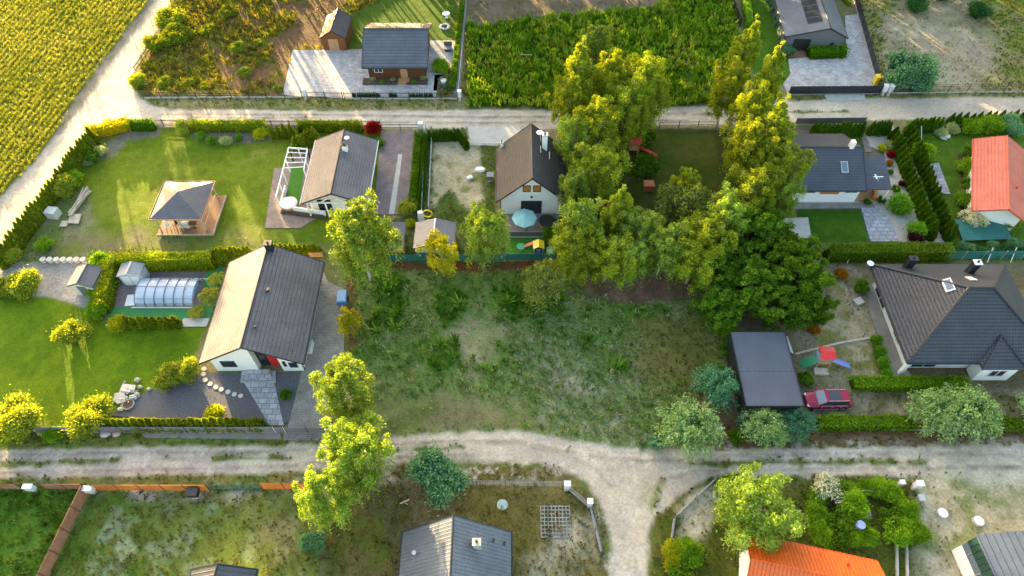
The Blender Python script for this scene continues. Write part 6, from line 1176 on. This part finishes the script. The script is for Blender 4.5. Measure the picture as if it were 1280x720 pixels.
make_hedge('front hedge along the lower track right of the paired arching shrubs', g2((1222, 533), (1296, 534)), 1.2, 1.0, [(70, 100, 24), (100, 128, 32), (128, 140, 52)], seed=82, wob=.3)
make_hedge('dense green hedge block in front of the pale sheet roofed house', g2((1009, 71), (1056, 69)), 1.7, 1.3, [(62, 100, 14), (86, 128, 20), (110, 150, 36)], seed=83, wob=.2)
make_hedge('pale green hedge strip beside the dark fence at the top', g2((930, -8), (936, 34)), 1.0, .9, [(96, 136, 30), (120, 158, 46), (140, 172, 60)], seed=84)
make_hedge('narrow hedge between the cabin plot and the wire fence', g2((578, 0), (566, 112)), .7, .7, HG, seed=85, wob=.2)
make_hedge('yellow green creeper over the slat fence at the top right', g2((1062, 8), (1048, -6)), .5, .5, HY, seed=86)
make_hedge('thin plant bed at the left edge of the concrete drive foot', g2((486, 322), (600, 322)), .7, .5, HG, seed=87, wob=.2)
# ---- grass and crops, kept off the paving
tufts('crop_plants', 'ripening green and yellow crop in drilled rows beside the diagonal track', 1, 26, 4, .40, .09, [(134, 146, 54), (152, 160, 70), (170, 174, 88)], .6, rows=.85)
tufts('wild_grass', 'wild yellow green grass and weeds of the open north west plot', 2, 7, 6, .5, .12, [(102, 114, 34), (134, 136, 46), (156, 142, 60), (86, 104, 36), (124, 104, 62)], .8)
tufts('dry_grass', 'thin dry grass on bare sandy ground', 3, 2.2, 5, .16, .08, [(104, 116, 62), (140, 138, 100), (156, 148, 116)], .9, patch=.4, thr=.3)
tufts('field_plants', 'tall leafy green crop growing thick beside the upper road', 4, 7, 7, .75, .16, [(92, 134, 28), (122, 160, 34), (152, 178, 50), (80, 118, 26), (166, 176, 66)], .5)
tufts('verge_grass', 'rough olive grass on verges and unmown plots', 5, 5, 5, .18, .1, [(86, 100, 40), (110, 114, 60), (128, 120, 72), (96, 96, 44)], .9)
tufts('meadow_grass', 'mixed green and grey meadow grass on the vacant central plot', 6, 9, 5, .26, .09, [(82, 116, 38), (104, 132, 54), (128, 144, 82), (146, 150, 112)], .9)
tufts('meadow_weeds', 'dense tall green weeds in patches of the vacant central plot', 7, 6, 7, .36, .13, [(64, 104, 26), (82, 122, 34), (104, 136, 52)], .7)
tufts('dry_stalks', 'pale dry stalks standing in the meadow grass of the central plot', 6, 1.2, 5, .42, .07, [(160, 158, 118), (176, 170, 132), (136, 150, 100)], .9, patch=.5, thr=.4)
tufts('weed_clumps', 'tall bright weed clumps of the central plot', 7, .9, 16, .75, .2, [(70, 112, 30), (94, 136, 40), (120, 150, 60)], .9, patch=.8, thr=.35)
tufts('plot_grass', 'long green grass of the plot left of the wooden boundary fence', 8, 6, 6, .34, .12, [(72, 104, 30), (88, 118, 42), (108, 132, 62)], .7)
# ------------------------------------------------------------ woodland edge beyond the top of the photograph (unseen; shaped to throw the long shade)
rs = np.random.RandomState(91); LV = []; LF = []; trk = MB(); allc = []; alla = []
for gx in np.arange(-120, 112, 6.0):
    for gy in np.arange(114, 152, 6.0):
        x, y = gx+rs.uniform(-2, 2), gy+rs.uniform(-2, 2); p = x*.88+y*.47
        dens = .0 if p < -12 else .2 if p < 1 else .55 if p < 6 else .9 if p < 38 else .97
        if rs.rand() > dens: continue
        h = rs.uniform(11, 16) if p < 4 else rs.uniform(18, 21.5) if p < 20 else rs.uniform(22, 26) if p < 36 else rs.uniform(15, 17.5) if p < 57 else rs.uniform(19, 22); trk.tube((x, y, 0), (x+rs.normal(0, .2), y, h*.9), .12, .07, 5); n = 420
        d = rdir(n, rs)*(rs.rand(n, 1)**.45)*np.array([2.6, 2.6, h*.26]); allc.append(d+[x, y, h*.74]); alla.append(rdir(n, rs))
for gx in np.arange(-58, 8, 2.1):          # front line of trunks, added for striped shade
    x, y = gx+rs.uniform(-.9, .9), rs.uniform(107, 113); h = rs.uniform(16, 18); trk.tube((x, y, 0), (x+rs.normal(0, .25), y, h*.9), rs.uniform(.12, .26), .08, 6)
    d = rdir(160, rs)*(rs.rand(160, 1)**.45)*np.array([1.6, 1.6, h*.2]); allc.append(d+[x, y, h*.8]); alla.append(rdir(160, rs))
for gx in np.arange(-96, -50, 2.6):         # high thin crowns further left, added to shade the lawn, gaps let streaks through
    if rs.rand() < .30: continue
    x, y = gx+rs.uniform(-.8, .8), rs.uniform(112, 119); p = x*.88+y*.47
    if -12.5 < p or abs(p+25) < 2.5 or abs(p+29.8) < 1.9: continue
    trk.tube((x, y, 0), (x, y, 12), .13, .08, 5); d = rdir(260, rs)*(rs.rand(260, 1)**.45)*np.array([1.7, 1.7, 2.1]); allc.append(d+[x, y, 13.2]); alla.append(rdir(260, rs))
for gx in np.arange(-74, -46, 2.3):         # young trees added to shade the gazebo lawn, gaps for lit patches
    x, y = gx+rs.uniform(-.8, .8), rs.uniform(112, 117); p = x*.88+y*.47
    if rs.rand() < .15 or -11.8 < p < -5.2 or -4.2 < p < -1.6: continue
    trk.tube((x, y, 0), (x, y, 7), .1, .06, 5); d = rdir(220, rs)*(rs.rand(220, 1)**.45)*np.array([1.5, 1.5, 2.0]); allc.append(d+[x, y, 8.0]); alla.append(rdir(220, rs))
for gx in np.arange(-18, 100, 2.6):         # bushy forest edge further right, added to keep the ground shaded
    x, y = gx+rs.uniform(-.8, .8), rs.uniform(109, 114); p = x*.88+y*.47
    if rs.rand() < (.35 if p < 44 else .05): continue
    h = rs.uniform(5, 9); d = rdir(330, rs)*(rs.rand(330, 1)**.45)*np.array([1.9, 1.9, h*.5]); allc.append(d+[x, y, h*.5]); alla.append(rdir(330, rs))
c = np.concatenate(allc); a = np.concatenate(alla); b = np.cross(a, rdir(len(c), rs)); b /= np.linalg.norm(b, axis=1, keepdims=True)
o = link('woodland', leafmesh('woodland', c, a*.42, b*.3, np.tile(lin((58, 82, 36)), (len(c), 1))*(.7+.6*rs.rand(len(c), 1)))); o['kind'] = 'stuff'; o['label'] = 'unseen pine woodland edge beyond the upper plots, shaped for its shade'; o['category'] = 'woodland'
o = link('woodland_trunks', meshdata('woodland_trunks', trk, (0, 0, 0), BARKD)); o['kind'] = 'stuff'; o['label'] = 'trunks of the unseen pine woodland edge, shaped for its shade'; o['category'] = 'woodland'
